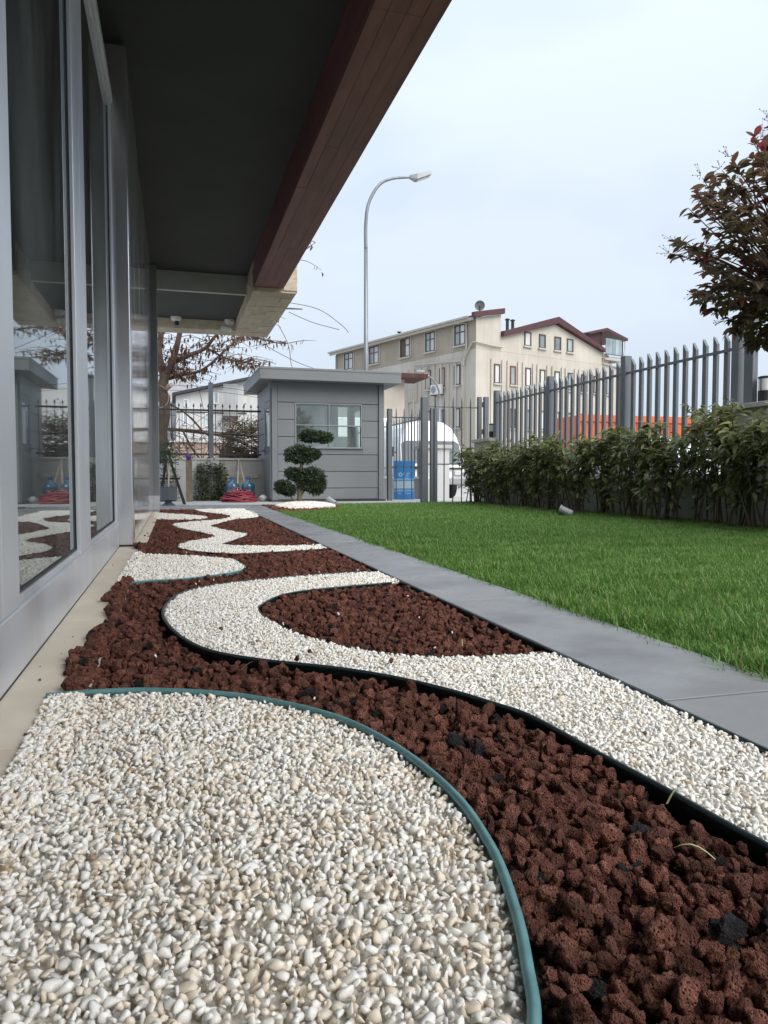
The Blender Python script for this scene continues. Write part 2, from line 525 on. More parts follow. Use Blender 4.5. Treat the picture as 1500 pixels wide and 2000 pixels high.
def in_frame(x, y, z, mx=1.02):
    zz = z - EYE
    fh = x * math.sin(YAW) + y * math.cos(YAW)
    rt = x * math.cos(YAW) - y * math.sin(YAW)
    fwd = fh * math.cos(PITCH) - zz * math.sin(PITCH)
    up = fh * math.sin(PITCH) + zz * math.cos(PITCH)
    fwd = np.maximum(fwd, 1e-3)
    return (np.abs(rt / fwd) < 750 / FPX * mx) & (np.abs(up / fwd) < 1000 / FPX * mx)


# ------------------------------------------------------------------ scattering of instances (gravel, grass)
def source_collection(name, meshes):
    c = bpy.data.collections.new(name)
    for i, me in enumerate(meshes):
        o = bpy.data.objects.new('%s_%02d' % (name, i), me)
        c.objects.link(o)
    return c


def scatter(name, pos, rot, scl, idx, coll, parent, label=None):
    me = bpy.data.meshes.new(name)
    n = len(pos)
    me.vertices.add(n)
    me.vertices.foreach_set('co', np.asarray(pos, np.float32).ravel())
    for nm, arr in (('rot', rot), ('scl', scl)):
        a = me.attributes.new(nm, 'FLOAT_VECTOR', 'POINT')
        a.data.foreach_set('vector', np.asarray(arr, np.float32).ravel())
    a = me.attributes.new('idx', 'INT', 'POINT')
    a.data.foreach_set('value', np.asarray(idx, np.int32))
    o = link(name, me, parent)
    ng = bpy.data.node_groups.new(name, 'GeometryNodeTree')
    ng.interface.new_socket('Geometry', in_out='INPUT', socket_type='NodeSocketGeometry')
    ng.interface.new_socket('Geometry', in_out='OUTPUT', socket_type='NodeSocketGeometry')
    N, L = ng.nodes, ng.links
    gi, go = N.new('NodeGroupInput'), N.new('NodeGroupOutput')
    ci = N.new('GeometryNodeCollectionInfo')
    ci.inputs['Collection'].default_value = coll
    ci.inputs['Separate Children'].default_value = True
    ci.inputs['Reset Children'].default_value = True
    iop = N.new('GeometryNodeInstanceOnPoints')
    iop.inputs['Pick Instance'].default_value = True

    def attr(nm, ty):
        q = N.new('GeometryNodeInputNamedAttribute')
        q.data_type = ty
        q.inputs['Name'].default_value = nm
        return q.outputs[0]
    L.new(gi.outputs[0], iop.inputs['Points'])
    L.new(ci.outputs[0], iop.inputs['Instance'])
    L.new(attr('idx', 'INT'), iop.inputs['Instance Index'])
    er = N.new('FunctionNodeEulerToRotation')
    L.new(attr('rot', 'FLOAT_VECTOR'), er.inputs[0])
    L.new(er.outputs[0], iop.inputs['Rotation'])
    L.new(attr('scl', 'FLOAT_VECTOR'), iop.inputs['Scale'])
    L.new(iop.outputs[0], go.inputs[0])
    md = o.modifiers.new('scatter', 'NODES')
    md.node_group = ng
    tag(o, label=label, kind='stuff')
    return o


def pebble_mesh(name, seed, m, elong, pts=9, smooth=1):
    r = random.Random(seed)
    bm = bmesh.new()
    for i in range(pts):
        v = Vector((r.gauss(0, 1), r.gauss(0, 1), r.gauss(0, 1))).normalized()
        k = r.uniform(0.78, 1.0)
        bm.verts.new((v.x * 0.5 * elong[0] * k, v.y * 0.5 * elong[1] * k, v.z * 0.5 * elong[2] * k))
    g = bmesh.ops.convex_hull(bm, input=bm.verts)
    bmesh.ops.delete(bm, geom=[e for e in g['geom_interior'] if isinstance(e, bmesh.types.BMVert)], context='VERTS')
    bmesh.ops.subdivide_edges(bm, edges=bm.edges, cuts=1, use_grid_fill=True)
    bmesh.ops.smooth_vert(bm, verts=bm.verts, factor=0.30, use_axis_x=True, use_axis_y=True, use_axis_z=True)
    bmesh.ops.smooth_vert(bm, verts=bm.verts, factor=0.15, use_axis_x=True, use_axis_y=True, use_axis_z=True)
    me = bpy.data.meshes.new(name)
    bm.to_mesh(me)
    bm.free()
    me.shade_smooth()
    me.materials.append(m)
    return me


def lava_mesh(name, seed, m, sub=3):
    r = random.Random(seed)
    bm = bmesh.new()
    bmesh.ops.create_icosphere(bm, subdivisions=sub, radius=0.5)
    off = Vector((r.uniform(0, 90), r.uniform(0, 90), r.uniform(0, 90)))
    planes = [(Vector((r.gauss(0, 1), r.gauss(0, 1), r.gauss(0, 1))).normalized(), r.uniform(0.22, 0.40)) for _ in range(12)]
    st = Vector((r.uniform(0.9, 1.25), r.uniform(0.75, 1.05), r.uniform(0.65, 0.95)))
    for v in bm.verts:
        p = v.co.copy()
        for nrm, d in planes:                        # broken faces
            h = p.dot(nrm) - d
            if h > 0:
                p -= nrm * h * 0.85
        n0 = noise.noise(p * 3.2 + off)
        n1 = noise.noise(p * 8.5 + off)
        n2 = noise.noise(p * 19 + off)
        p += p.normalized() * (0.15 * n0 + 0.085 * n1 - 0.10 * max(0, n2) ** 0.7)
        v.co = Vector((p.x * st.x, p.y * st.y, p.z * st.z))
    me = bpy.data.meshes.new(name)
    bm.to_mesh(me)
    bm.free()
    me.shade_smooth()
    me.materials.append(m)
    return me


def leaf_geo(L_=1.0, Wd=0.36, curl=0.25, fold=0.18, n=4):
    """A pointed leaf along +x, normal +z, base at origin. Returns verts, faces."""
    vs, fs = [], []
    for i in range(n + 1):
        t = i / n
        w = Wd * 0.5 * (math.sin(math.pi * min(1, t * 0.93 + 0.05)) ** 0.85)
        if i == n:
            w = 0.0
        z = -curl * t * t
        vs += [(t * L_, -w, z + fold * w), (t * L_, 0, z), (t * L_, w, z + fold * w)]
    for i in range(n):
        a = i * 3
        fs += [(a, a + 3, a + 4, a + 1), (a + 1, a + 4, a + 5, a + 2)]
    return np.array(vs), fs


def frame_from(d, roll=0.0):
    """Rotation matrix whose x axis is d; z as near up as it gets, rolled."""
    d = np.asarray(d, float)
    d = d / (np.linalg.norm(d) + 1e-9)
    up = np.array([0, 0, 1.0]) if abs(d[2]) < 0.95 else np.array([1.0, 0, 0])
    y = np.cross(up, d)
    y /= np.linalg.norm(y)
    z = np.cross(d, y)
    c, s_ = math.cos(roll), math.sin(roll)
    y2, z2 = y * c + z * s_, z * c - y * s_
    return np.stack([d, y2, z2], 1)


# ================================================================== SETTING
def sheet(name, poly, z, m, kind='structure'):
    o = MB().add([(p[0], p[1], z) for p in poly], [tuple(range(len(poly)))]).build(name, m)
    return tag(o, kind=kind)


sheet('ground', [(-400, -300), (400, -300), (400, 500), (-400, 500)], -0.14, M['ground'])
tag(MB().box(-0.45, 11.78, -0.14, 6.6, 15.62, -0.004).build('yard_pavement', M['yard']), kind='structure')
tag(MB().box(1.425, 10.2, -0.14, 4.2, 11.79, -0.030).build('tree_pit_soil', M['soil']), kind='structure')

# footpath of large grey slabs
fp = tag(MB().box(1.045, -4, -0.14, 1.420, 11.775, -0.030).build('footpath', M['soil']), kind='structure')
ys = [1.39 + 1.37 * k for k in range(-4, 9)]
for a, b in zip(ys[:-1], ys[1:]):
    b2 = min(b, 11.77)
    if a < 11.7:
        MB().box(1.047, a + 0.004, -0.028, 1.419, b2 - 0.004, random.uniform(-0.0015, 0.0015)).build('paving_slab', M['slab'], fp, bevel=0.002)
# cross slabs of the yard in front of the booth
for i in range(6):
    for j in range(2):
        MB().box(-0.3 + i * 0.75 + 0.004, 11.79 + j * 0.62, -0.004, -0.3 + (i + 1) * 0.75 - 0.004, 11.79 + (j + 1) * 0.62 - 0.008, 0.003).build('paving_slab', M['slab'], bpy.data.objects['yard_pavement'])

# stone strip along the facade
ss = tag(MB().box(-0.40, -4, -0.14, -0.20, 11.3, -0.026).build('stone_strip_bed', M['soil']), kind='structure')
k0 = 0.84 - 0.63 * 7
for i in range(24):
    a, b = k0 + 0.63 * i, k0 + 0.63 * (i + 1)
    if b < 11.3:
        MB().box(-0.379, a + 0.0015, -0.025, -0.205, b - 0.0015, 0.0).build('stone_tile', M['limestone'], ss, bevel=0.0015)

# ------------------------------------------------------------------ gravel bed outlines (metres, from the facade line)
LOBE1 = smooth_line([(-0.285, 1.79), (-0.17, 1.79), (-0.041, 1.764), (0.148, 1.66), (0.301, 1.486), (0.379, 1.296), (0.413, 1.068), (0.402, 0.888), (0.37, 0.752), (0.336, 0.653), (0.300, 0.57), (0.20, 0.42), (0.0, 0.27), (-0.28, 0.2)], 6)
BAND_LO = smooth_line([(0.92, 0.45), (0.80, 0.65), (0.769, 0.798), (0.751, 0.991), (0.733, 1.145), (0.712, 1.366), (0.669, 1.482), (0.608, 1.61), (0.512, 1.753), (0.382, 1.883), (0.209, 2.017), (0.092, 2.155), (0.009, 2.393), (-0.042, 2.715), (-0.036, 2.986), (0.036, 3.299), (0.2, 3.491), (0.427, 3.605), (0.696, 3.685), (1.04, 3.74)], 5)
BAND_UP = smooth_line([(1.04, 1.875), (0.851, 1.889), (0.722, 1.913), (0.607, 1.977), (0.501, 2.092), (0.397, 2.282), (0.331, 2.513), (0.299, 2.776), (0.337, 2.941), (0.46, 3.149), (0.688, 3.269), (1.04, 3.36)], 5)
BAND = np.vstack([BAND_LO, BAND_UP[::-1], [(1.04, 0.45)]])
LOBE2 = smooth_line([(-0.275, 3.68), (-0.12, 3.74), (0.02, 3.76), (0.21, 3.87), (0.33, 4.0), (0.375, 4.15), (0.37, 4.31), (0.34, 4.54), (0.21, 4.73), (-0.02, 4.93), (-0.262, 5.05)], 5)
ZIG_L = smooth_line([(0.30, 11.62), (0.35, 10.93), (0.56, 10.2), (0.68, 9.62), (0.6, 9.06), (0.48, 8.77), (0.24, 8.54), (0.01, 8.19), (-0.02, 7.94), (0.05, 7.45), (0.19, 7.0), (0.32, 6.42), (0.27, 6.19), (0.09, 5.88), (0.02, 5.58), (0.05, 5.33), (0.14, 5.14), (0.32, 4.93), (0.45, 4.90), (0.56, 4.92), (0.75, 4.97), (1.04, 5.08)], 5)
ZIG_R = smooth_line([(1.04, 5.36), (0.83, 5.34), (0.62, 5.38), (0.45, 5.46), (0.34, 5.62), (0.44, 5.92), (0.60, 6.45), (0.57, 6.7), (0.45, 7.1), (0.37, 7.5), (0.36, 7.76), (0.44, 8.06), (0.65, 8.72), (1.04, 9.47), (1.04, 11.62)], 5)
ZIG = np.vstack([ZIG_L, ZIG_R])
LOBE3 = smooth_line([(-0.27, 10.65), (0.07, 10.13), (0.33, 9.66), (0.39, 9.29), (0.30, 9.0), (0.11, 8.9), (-0.25, 9.2)], 5)
MOUND = smooth_line([(1.60, 11.55), (1.75, 11.05), (2.10, 11.0), (2.42, 11.35), (2.50, 12.0), (2.35, 12.7), (1.9, 12.8), (1.62, 12.3)], 5, closed=True)
PITX = [(1.43, 12.6), (1.43, 10.45), (1.56, 10.2), (1.9, 10.3), (2.35, 10.95), (2.62, 11.7), (2.55, 12.6)]
WHITES = [LOBE1, BAND, LOBE2, ZIG, LOBE3]

tag(MB().box(-0.204, -4, -0.14, 1.043, 11.76, -0.052).build('gravel_bed_soil', M['soil_red']), kind='structure')


def poly_sheet(name, poly, z, m, parent=None):
    bm = bmesh.new()
    vs = [bm.verts.new((p[0], p[1], z)) for p in poly]
    es = [bm.edges.new((vs[i], vs[(i + 1) % len(vs)])) for i in range(len(vs))]
    bmesh.ops.triangle_fill(bm, edges=es, use_beauty=True)
    for f in bm.faces:
        if f.normal.z < 0:
            f.normal_flip()
    me = bpy.data.meshes.new(name)
    bm.to_mesh(me)
    bm.free()
    me.materials.append(m)
    return link(name, me, parent)


BEDS = []
for nm, poly in (('white_pebble_bed', LOBE1), ('white_pebble_band', BAND), ('white_pebble_bed', LOBE2), ('white_pebble_band', ZIG), ('white_pebble_bed', LOBE3)):
    o = tag(poly_sheet(nm, poly, -0.012, M['soil_pale']), kind='structure')
    BEDS.append(o)

PEB_EL = [(1.25, 1.0, 0.85), (1.4, 0.95, 0.8), (1.15, 1.05, 0.9), (1.5, 0.95, 0.75), (1.3, 1.1, 0.7), (1.05, 1.0, 0.95), (1.35, 0.85, 0.85), (1.2, 1.0, 0.8)]
PEB = [pebble_mesh('pebble_%d' % i, 100 + i, M['pebble'], e) for i, e in enumerate(PEB_EL)]
PEB += [pebble_mesh('pebble_c%d' % i, 200 + i, M['pebble_cream'], e) for i, e in enumerate(PEB_EL[:6])]
PEB += [pebble_mesh('pebble_t%d' % i, 300 + i, M['pebble_tan'], e) for i, e in enumerate(PEB_EL[:2])]
LAV = [lava_mesh('lava_%d' % i, 400 + i, M['lava']) for i in range(9)]
LAV += [lava_mesh('lava_b%d' % i, 500 + i, M['lava_dark']) for i in range(2)]
LAV += [lava_mesh('lava_o%d' % i, 600 + i, M['lava_orange']) for i in range(2)]
PEBC, LAVC = source_collection('pebble_source', PEB), source_collection('lava_source', LAV)


def hexgrid(poly, s):
    x0, y0 = poly.min(0)
    x1, y1 = poly.max(0)
    ny, nx = int((y1 - y0) / (s * 0.866)) + 2, int((x1 - x0) / s) + 2
    gx, gy = np.meshgrid(np.arange(nx), np.arange(ny))
    X = x0 + (gx + 0.5 * (gy % 2)) * s
    Y = y0 + gy * s * 0.866
    X = X + rng.uniform(-0.36, 0.36, X.shape) * s
    Y = Y + rng.uniform(-0.36, 0.36, Y.shape) * s
    return X.ravel(), Y.ravel()


def gravel(bed, poly, keep, size, layers, base, pick, coll, meshes, n_single, single, rest, grow=0.0, lift=None, flat=0.5, extra=None, spread=0.27):
    """Stones laid in jittered layers; the n_single that show largest become objects of their own under bed, the rest one stuff part."""
    Ps, Rs, Ss, Is = [], [], [], []
    for li, (dz, k) in enumerate(layers):
        X, Y = hexgrid(poly, size * k)
        g = 1 + grow * np.clip(Y - 1.0, 0, 9)
        if grow > 0:                                # fewer, larger stones far away
            m_ = rng.random(X.shape) < 1 / g ** 2
            X, Y = X[m_], Y[m_]
            g = g[m_]
        m_ = keep(X, Y)
        X, Y, g = X[m_], Y[m_], g[m_]
        n = len(X)
        sz = size * np.clip(rng.lognormal(0, spread, n), 0.45, 1.65) * g
        Z = base + dz + rng.normal(0, 0.12, n) * size + (lift(X, Y) if lift else 0)
        Z = np.where((X < -0.203) & (Y < 5.5), np.maximum(Z + 0.008, 0.3 * sz), Z)
        Ps.append(np.stack([X, Y, Z], 1))
        Rs.append(np.stack([rng.normal(0, flat, n), rng.normal(0, flat, n), rng.uniform(0, 6.283, n)], 1))
        Ss.append(np.repeat(sz[:, None], 3, 1) * rng.uniform(0.85, 1.15, (n, 3)))
        Is.append(pick(n, X, Y))
    if extra is not None:
        for e in extra:
            Ps.append(np.array([e[0]])); Rs.append(np.array([e[1]])); Ss.append(np.array([e[2]])); Is.append(np.array([e[3]]))
    P, Rr, Sc, I = np.vstack(Ps), np.vstack(Rs), np.vstack(Ss), np.concatenate(Is)
    vis = in_frame(P[:, 0], P[:, 1], P[:, 2], 0.98)
    top = P[:, 2] > base + max(l[0] for l in layers) - size * 0.35
    dist = np.linalg.norm(P - np.array([0, 0, EYE]), axis=1)
    score = Sc[:, 0] / dist * vis * (top + 0.2)
    order = np.argsort(-score)[:n_single]
    mask = np.zeros(len(P), bool)
    mask[order] = True
    for i in order:
        o = bpy.data.objects.new(single, meshes[I[i]])
        S.collection.objects.link(o)
        o.location, o.rotation_euler, o.scale = P[i], Rr[i], Sc[i]
        o.parent = bed
    scatter(rest, P[~mask], Rr[~mask], Sc[~mask], I[~mask], coll, bed)


def inset(poly, d):
    """Keep-test: inside poly and at least d from its outline."""
    seg = np.vstack([poly, poly[:1]])

    def f(X, Y):
        ok = inside(X, Y, poly)
        if d > 0 and ok.any():
            xs, ys_ = X[ok], Y[ok]
            best = np.full(xs.shape, 9.0)
            for (ax, ay), (bx, by) in zip(seg[:-1], seg[1:]):
                vx, vy = bx - ax, by - ay
                t = np.clip(((xs - ax) * vx + (ys_ - ay) * vy) / (vx * vx + vy * vy + 1e-12), 0, 1)
                best = np.minimum(best, np.hypot(xs - ax - t * vx, ys_ - ay - t * vy))
            ok2 = ok.copy()
            ok2[ok] = best > d
            return ok2
        return ok
    return f


def pick_white(cream):
    def f(n, X, Y):
        u = rng.random(n)
        pn = np.array([noise.noise(Vector((x * 9, y * 9, 3))) for x, y in zip(X, Y)])
        c = cream * (1 + 1.3 * pn)
        r = rng.integers(0, 8, n)
        r = np.where(u < c, rng.integers(8, 14, n), r)
        return np.where(u > 0.994, rng.integers(14, 16, n), r)
    return f


def pick_lava(n, X, Y):
    u = rng.random(n)
    r = rng.integers(0, 9, n)
    r = np.where(u < 0.035, rng.integers(9, 11, n), r)
    return np.where(u > 0.972, rng.integers(11, 13, n), r)


# nearest white bed: heaped a little towards its middle, with some larger stones
big = []
for _ in range(34):
    t = rng.random(2)
    x, y = -0.2 + 0.55 * t[0], 0.55 + 1.1 * t[1]
    if inside(np.array([x]), np.array([y]), LOBE1)[0] and x < 0.36:
        q = rng.uniform(0.020, 0.033)
        big.append(((x, y, -0.002), rng.normal(0, 0.5, 3), (q, q * 0.9, q * 0.8), int(rng.integers(0, 8))))
lift1 = lambda X, Y: 0.012 * np.exp(-((X - 0.05) / 0.3) ** 2 - ((Y - 1.2) / 0.6) ** 2)
gravel(BEDS[0], LOBE1, lambda X, Y: inset(LOBE1, 0.007)(X, Y) & (Y > 0.42), 0.0145, [(-0.011, 0.9), (-0.003, 0.74)], -0.004, pick_white(0.33), PEBC, PEB, 300, 'white_pebble', 'white_pebbles', lift=lift1, flat=0.7, extra=big)
gravel(BEDS[1], BAND, inset(BAND, 0.006), 0.0128, [(-0.008, 0.92), (-0.001, 0.74)], -0.004, pick_white(0.12), PEBC, PEB, 220, 'white_pebble', 'white_pebbles', grow=0.05, flat=0.6)
for bd, pl in ((BEDS[2], LOBE2), (BEDS[3], ZIG), (BEDS[4], LOBE3)):
    gravel(bd, pl, inset(pl, 0.006), 0.0140, [(-0.004, 0.78)], -0.004, pick_white(0.10), PEBC, PEB, 0, 'white_pebble', 'white_pebbles', grow=0.07, flat=0.5)

# red lava round them
LB = np.array([(-0.275, 0.25), (1.035, 0.25), (1.035, 11.68), (-0.275, 11.68)])
lava_bed = tag(sheet('lava_gravel_bed', [(-0.2, 0.3), (1.04, 0.3), (1.04, 11.74), (-0.2, 11.74)], -0.046, M['soil_red']), kind='structure')


def keep_lava(X, Y):
    edge = -0.245 + 0.022 * np.sin(Y * 5.3) + 0.014 * np.sin(Y * 17 + 1)
    ok = (X > edge) & (X < 1.032) & (Y < 11.68) & (Y > 0.3)
    ok &= ~((Y > 5.5) & (Y < 11.2) & (X < -0.255))
    for w in WHITES:
        seg = np.vstack([w, w[:1]])
        ok &= ~inside(X, Y, w)
        idx = np.where(ok)[0]
        if len(idx):
            xs, ys_ = X[idx], Y[idx]
            best = np.full(xs.shape, 9.0)
            for (ax, ay), (bx, by) in zip(seg[:-1], seg[1:]):
                vx, vy = bx - ax, by - ay
                t = np.clip(((xs - ax) * vx + (ys_ - ay) * vy) / (vx * vx + vy * vy + 1e-12), 0, 1)
                best = np.minimum(best, np.hypot(xs - ax - t * vx, ys_ - ay - t * vy))
            ok[idx] = best > 0.016
    return ok


gravel(lava_bed, LB, keep_lava, 0.028, [(-0.016, 0.75), (-0.001, 0.95), (0.009, 2.0)], -0.023, pick_lava, LAVC, LAV, 300, 'lava_rock', 'lava_rocks', grow=0.012, flat=1.2, spread=0.34)

# planting pit of the topiary: red rim, white mound
pit = tag(poly_sheet('tree_pit', PITX, -0.022, M['soil_red']), kind='structure')
MP = np.array(PITX)
gravel(pit, MP, lambda X, Y: inside(X, Y, MP) & ~inset(MOUND, -1)(X, Y), 0.045, [(0.0, 0.75)], -0.005, pick_lava, LAVC, LAV, 0, 'lava_rock', 'lava_rocks', flat=1.2)
mnd = lambda X, Y: 0.075 * np.clip(1 - ((X - 2.07) / 0.52) ** 2 - ((Y - 11.9) / 1.0) ** 2, 0, 1) ** 0.7
md_o = tag(poly_sheet('white_pebble_mound', MOUND, 0.0, M['soil_pale']), kind='structure')
gravel(md_o, MOUND, inset(MOUND, 0.0), 0.026, [(0.0, 0.62), (-0.012, 0.8)], 0.004, pick_white(0.25), PEBC, PEB, 0, 'white_pebble', 'white_pebbles', lift=mnd, flat=0.5)

# ------------------------------------------------------------------ garden edging strips
def edging(line, m, label, z0=-0.045, z1=0.001, th=0.0045, bead=0.0055, group='garden edging strips'):
    L3 = [Vector((p[0], p[1], 0)) for p in line]
    vs, fs = [], []
    prof = [(-th * 0.5, z0), (th * 0.5, z0), (th * 0.5, z1 - 0.012)]
    for a in np.linspace(-0.5, math.pi + 0.5, 8):
        prof.append((bead * math.cos(a), z1 - 0.006 + bead * math.sin(a)))
    prof.append((-th * 0.5, z1 - 0.012))
    k = len(prof)
    for i, p in enumerate(L3):
        d = (L3[min(i + 1, len(L3) - 1)] - L3[max(i - 1, 0)]).normalized()
        nr = Vector((d.y, -d.x, 0))
        wob = 0.0015 * noise.noise(Vector((p.x * 4, p.y * 4, 7)))
        for (u, z) in prof:
            vs.append((p.x + nr.x * u, p.y + nr.y * u, z + wob))
    for i in range(len(L3) - 1):
        for j in range(k):
            fs.append((i * k + j, i * k + (j + 1) % k, (i + 1) * k + (j + 1) % k, (i + 1) * k + j))
    fs += [tuple(range(k))[::-1], tuple(range((len(L3) - 1) * k, len(L3) * k))]
    o = MB().add(vs, fs).build('garden_edging', m, smooth=True)
    return tag(o, label, 'edging strip', group)


edging(smooth_line([(-0.285, 1.79), (-0.17, 1.79), (-0.041, 1.764), (0.148, 1.66), (0.301, 1.486), (0.379, 1.296), (0.413, 1.068), (0.402, 0.888), (0.37, 0.752), (0.336, 0.653), (0.300, 0.57), (0.20, 0.42)], 10), M['edging_teal'],
       'teal rubber edging curving round the nearest large bed of white pebbles', z1=0.010, bead=0.0068, th=0.006)
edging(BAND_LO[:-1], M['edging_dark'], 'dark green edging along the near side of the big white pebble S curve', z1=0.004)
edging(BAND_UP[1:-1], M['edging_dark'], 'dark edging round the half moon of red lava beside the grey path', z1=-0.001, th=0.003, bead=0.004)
edging(LOBE2, M['edging_teal'], 'green edging round the middle white pebble lobe against the facade', z1=-0.002, th=0.004, bead=0.004)
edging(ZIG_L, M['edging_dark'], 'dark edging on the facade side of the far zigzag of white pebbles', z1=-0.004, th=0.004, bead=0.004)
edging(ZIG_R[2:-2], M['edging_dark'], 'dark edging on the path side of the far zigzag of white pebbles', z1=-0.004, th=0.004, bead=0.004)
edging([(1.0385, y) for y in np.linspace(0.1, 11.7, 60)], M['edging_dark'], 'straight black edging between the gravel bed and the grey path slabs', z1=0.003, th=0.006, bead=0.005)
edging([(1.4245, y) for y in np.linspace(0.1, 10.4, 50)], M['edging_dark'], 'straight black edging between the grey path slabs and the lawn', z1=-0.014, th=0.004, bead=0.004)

# ================================================================== FACADE BUILDING ON THE LEFT
fb = thing('showroom_building', 'grey modern building with tall glass front, dark soffit and brown boarded eaves beam', 'building', (-0.4, 5.5, 0))


def fpart(name, mb, m, parent=None, **k):
    return mb.build(name, m, parent or fb, **k)


XG = -0.405                                            # glass plane
fpart('plinth', MB().box(-0.52, -4, 0.0, -0.380, 5.505, 0.165), M['alu'], bevel=0.003)
fpart('plinth_joint', MB().box(-0.5, -4, -0.02, -0.379, 5.505, 0.004), M['alu_dark'])


def window(y0, y1, jl, jr, z0=0.166, z1=3.05):
    """One tall fixed pane in its frame; jl, jr are jamb widths."""
    w = fpart('window_frame', MB().box(-0.46, y0, z0, -0.385, y0 + jl, z1).box(-0.46, y1 - jr, z0, -0.385, y1, z1)
              .box(-0.46, y0 + jl, z0, -0.392, y1 - jr, z0 + 0.022).box(-0.46, y0 + jl, z1 - 0.06, -0.392, y1 - jr, z1), M['alu'], bevel=0.002)
    MB().box(XG - 0.004, y0 + jl, z0 + 0.022, XG, y1 - jr, z1 - 0.06).build('pane', M['glass'], w)
    MB().box(XG + 0.0005, y0 + jl + 0.001, z0 + 0.023, XG + 0.004, y0 + jl + 0.008, z1 - 0.061) \
        .box(XG + 0.0005, y1 - jr - 0.010, z0 + 0.023, XG + 0.006, y1 - jr - 0.001, z1 - 0.061) \
        .box(XG + 0.0005, y0 + jl + 0.013, z0 + 0.023, XG + 0.005, y1 - jr - 0.013, z0 + 0.032).build('gasket', M['alu_dark'], w)
    return w


window(-2.4, 0.30, 0.06, 0.06)
window(0.304, 1.872, 0.06, 0.055)
window(1.876, 3.560, 0.19, 0.215)
window(3.564, 5.505, 0.19, 0.10)
fpart('transom', MB().box(-0.47, -4, 3.054, -0.375, 5.505, 3.12), M['alu'], bevel=0.003)
fpart('head_gap', MB().box(-0.47, -4, 3.122, -0.43, 5.505, 3.5), M['alu_dark'])
# clad column and the glossy panels beyond it
fpart('column', MB().box(-0.52, 5.511, 0.012, -0.283, 5.76, 3.46), M['column'], bevel=0.006)
fpart('column_foot', MB().box(-0.51, 5.515, -0.01, -0.287, 5.75, 0.011), M['alu_dark'])
yy = 5.764
for wd in (0.55, 0.95, 0.95, 0.95, 0.95, 0.95):
    y2 = min(yy + wd, 11.10)
    fpart('cladding_panel', MB().box(-0.5, yy + 0.003, 0.02, -0.286, y2 - 0.003, 3.5), M['cladding'], bevel=0.003)
    yy = y2
fpart('cladding_backing', MB().box(-0.5, 5.764, 0.0, -0.296, 11.1, 3.5), M['alu_dark'])
fpart('corner_column', MB().box(-0.6, 11.104, -0.01, -0.205, 11.45, 3.5), M['col_grey'], bevel=0.006)
fpart('corner_column_base', MB().box(-0.6, 11.101, -0.012, -0.201, 11.455, 0.22), M['column'])
# soffit and ceiling steps
fpart('soffit', MB().box(-0.55, -16, 3.505, 1.12, 11.38, 3.75), M['soffit'])
fpart('crossbeam', MB().box(-0.5, 11.382, 3.229, 1.118, 11.46, 3.74), M['soffit_step'])
fpart('lower_soffit', MB().box(-0.5, 11.462, 3.23, 1.118, 13.5, 3.6), M['soffit'])
# brown boarded beam
fpart('eaves_beam', MB().box(1.112, -16, 3.145, 1.495, 10.44, 4.2), M['board'])
lanes = [1.100, 1.195, 1.300, 1.405, 1.509]
segs = [-16, -9, -2.2, 0.6, 2.4, 3.25, 4.12, 5.0, 5.89, 6.78, 7.67, 8.62, 9.55, 10.45]
for a, b in zip(lanes[:-1], lanes[1:]):
    off = 0.0
    for s0, s1 in zip(segs[:-1], segs[1:]):
        dz = random.uniform(-0.0015, 0.0015)
        MB().box(a + 0.0013, s0 + 0.0006, 3.12 + dz, b - 0.0013, s1 - 0.0006, 3.142).build('soffit_board', M['board'], fb)
for s0, s1 in zip(segs[:-1], segs[1:]):
    MB().box(1.098, s0 + 0.001, 3.146, 1.110, s1 - 0.001, 3.5).build('fascia_board', M['board'], fb)
    MB().box(1.497, s0 + 0.001, 3.146, 1.512, s1 - 0.001, 4.2).build('fascia_board', M['board'], fb)
# travertine clad corner
fpart('stone_beam_core', MB().box(1.10, 10.47, 3.085, 1.68, 13.85, 4.0).box(-0.5, 13.40, 3.085, 1.10, 13.85, 3.9), M['travertine'])
yq = 10.46
row = 0
while yq < 13.8:
    y2 = min(yq + 0.30, 13.86)
    xs = [1.085, 1.30, 1.52, 1.69] if row % 2 else [1.085, 1.20, 1.42, 1.60, 1.69]
    for a, b in zip(xs[:-1], xs[1:]):
        dz = random.uniform(-0.006, 0.004)
        MB().box(a + 0.002, yq + 0.002, 3.065 + dz, b - 0.002, y2 - 0.002, 3.083).build('stone_tile', M['travertine'], fb)
    MB().box(1.078, yq + 0.002, 3.088, 1.098, y2 - 0.002, 3.36).build('stone_tile', M['travertine'], fb)
    MB().box(1.683, yq + 0.002, 3.088, 1.705, y2 - 0.002, 3.55).build('stone_tile', M['travertine'], fb)
    MB().box(1.683, yq + 0.002, 3.555, 1.702, y2 - 0.002, 4.0).build('stone_tile', M['travertine'], fb)
    yq = y2
    row += 1
for i in range(6):
    x0 = -0.5 + i * 0.264
    MB().box(x0 + 0.002, 13.39, 3.065 + random.uniform(-0.004, 0.004), x0 + 0.262, 13.86, 3.083).build('stone_tile', M['travertine'], fb)
    MB().box(x0 + 0.002, 13.378, 3.088, x0 + 0.262, 13.398, 3.226).build('stone_tile', M['travertine'], fb)
MB().box(1.515, 10.452, 3.10, 1.70, 10.467, 3.98).build('stone_tile', M['travertine'], fb)
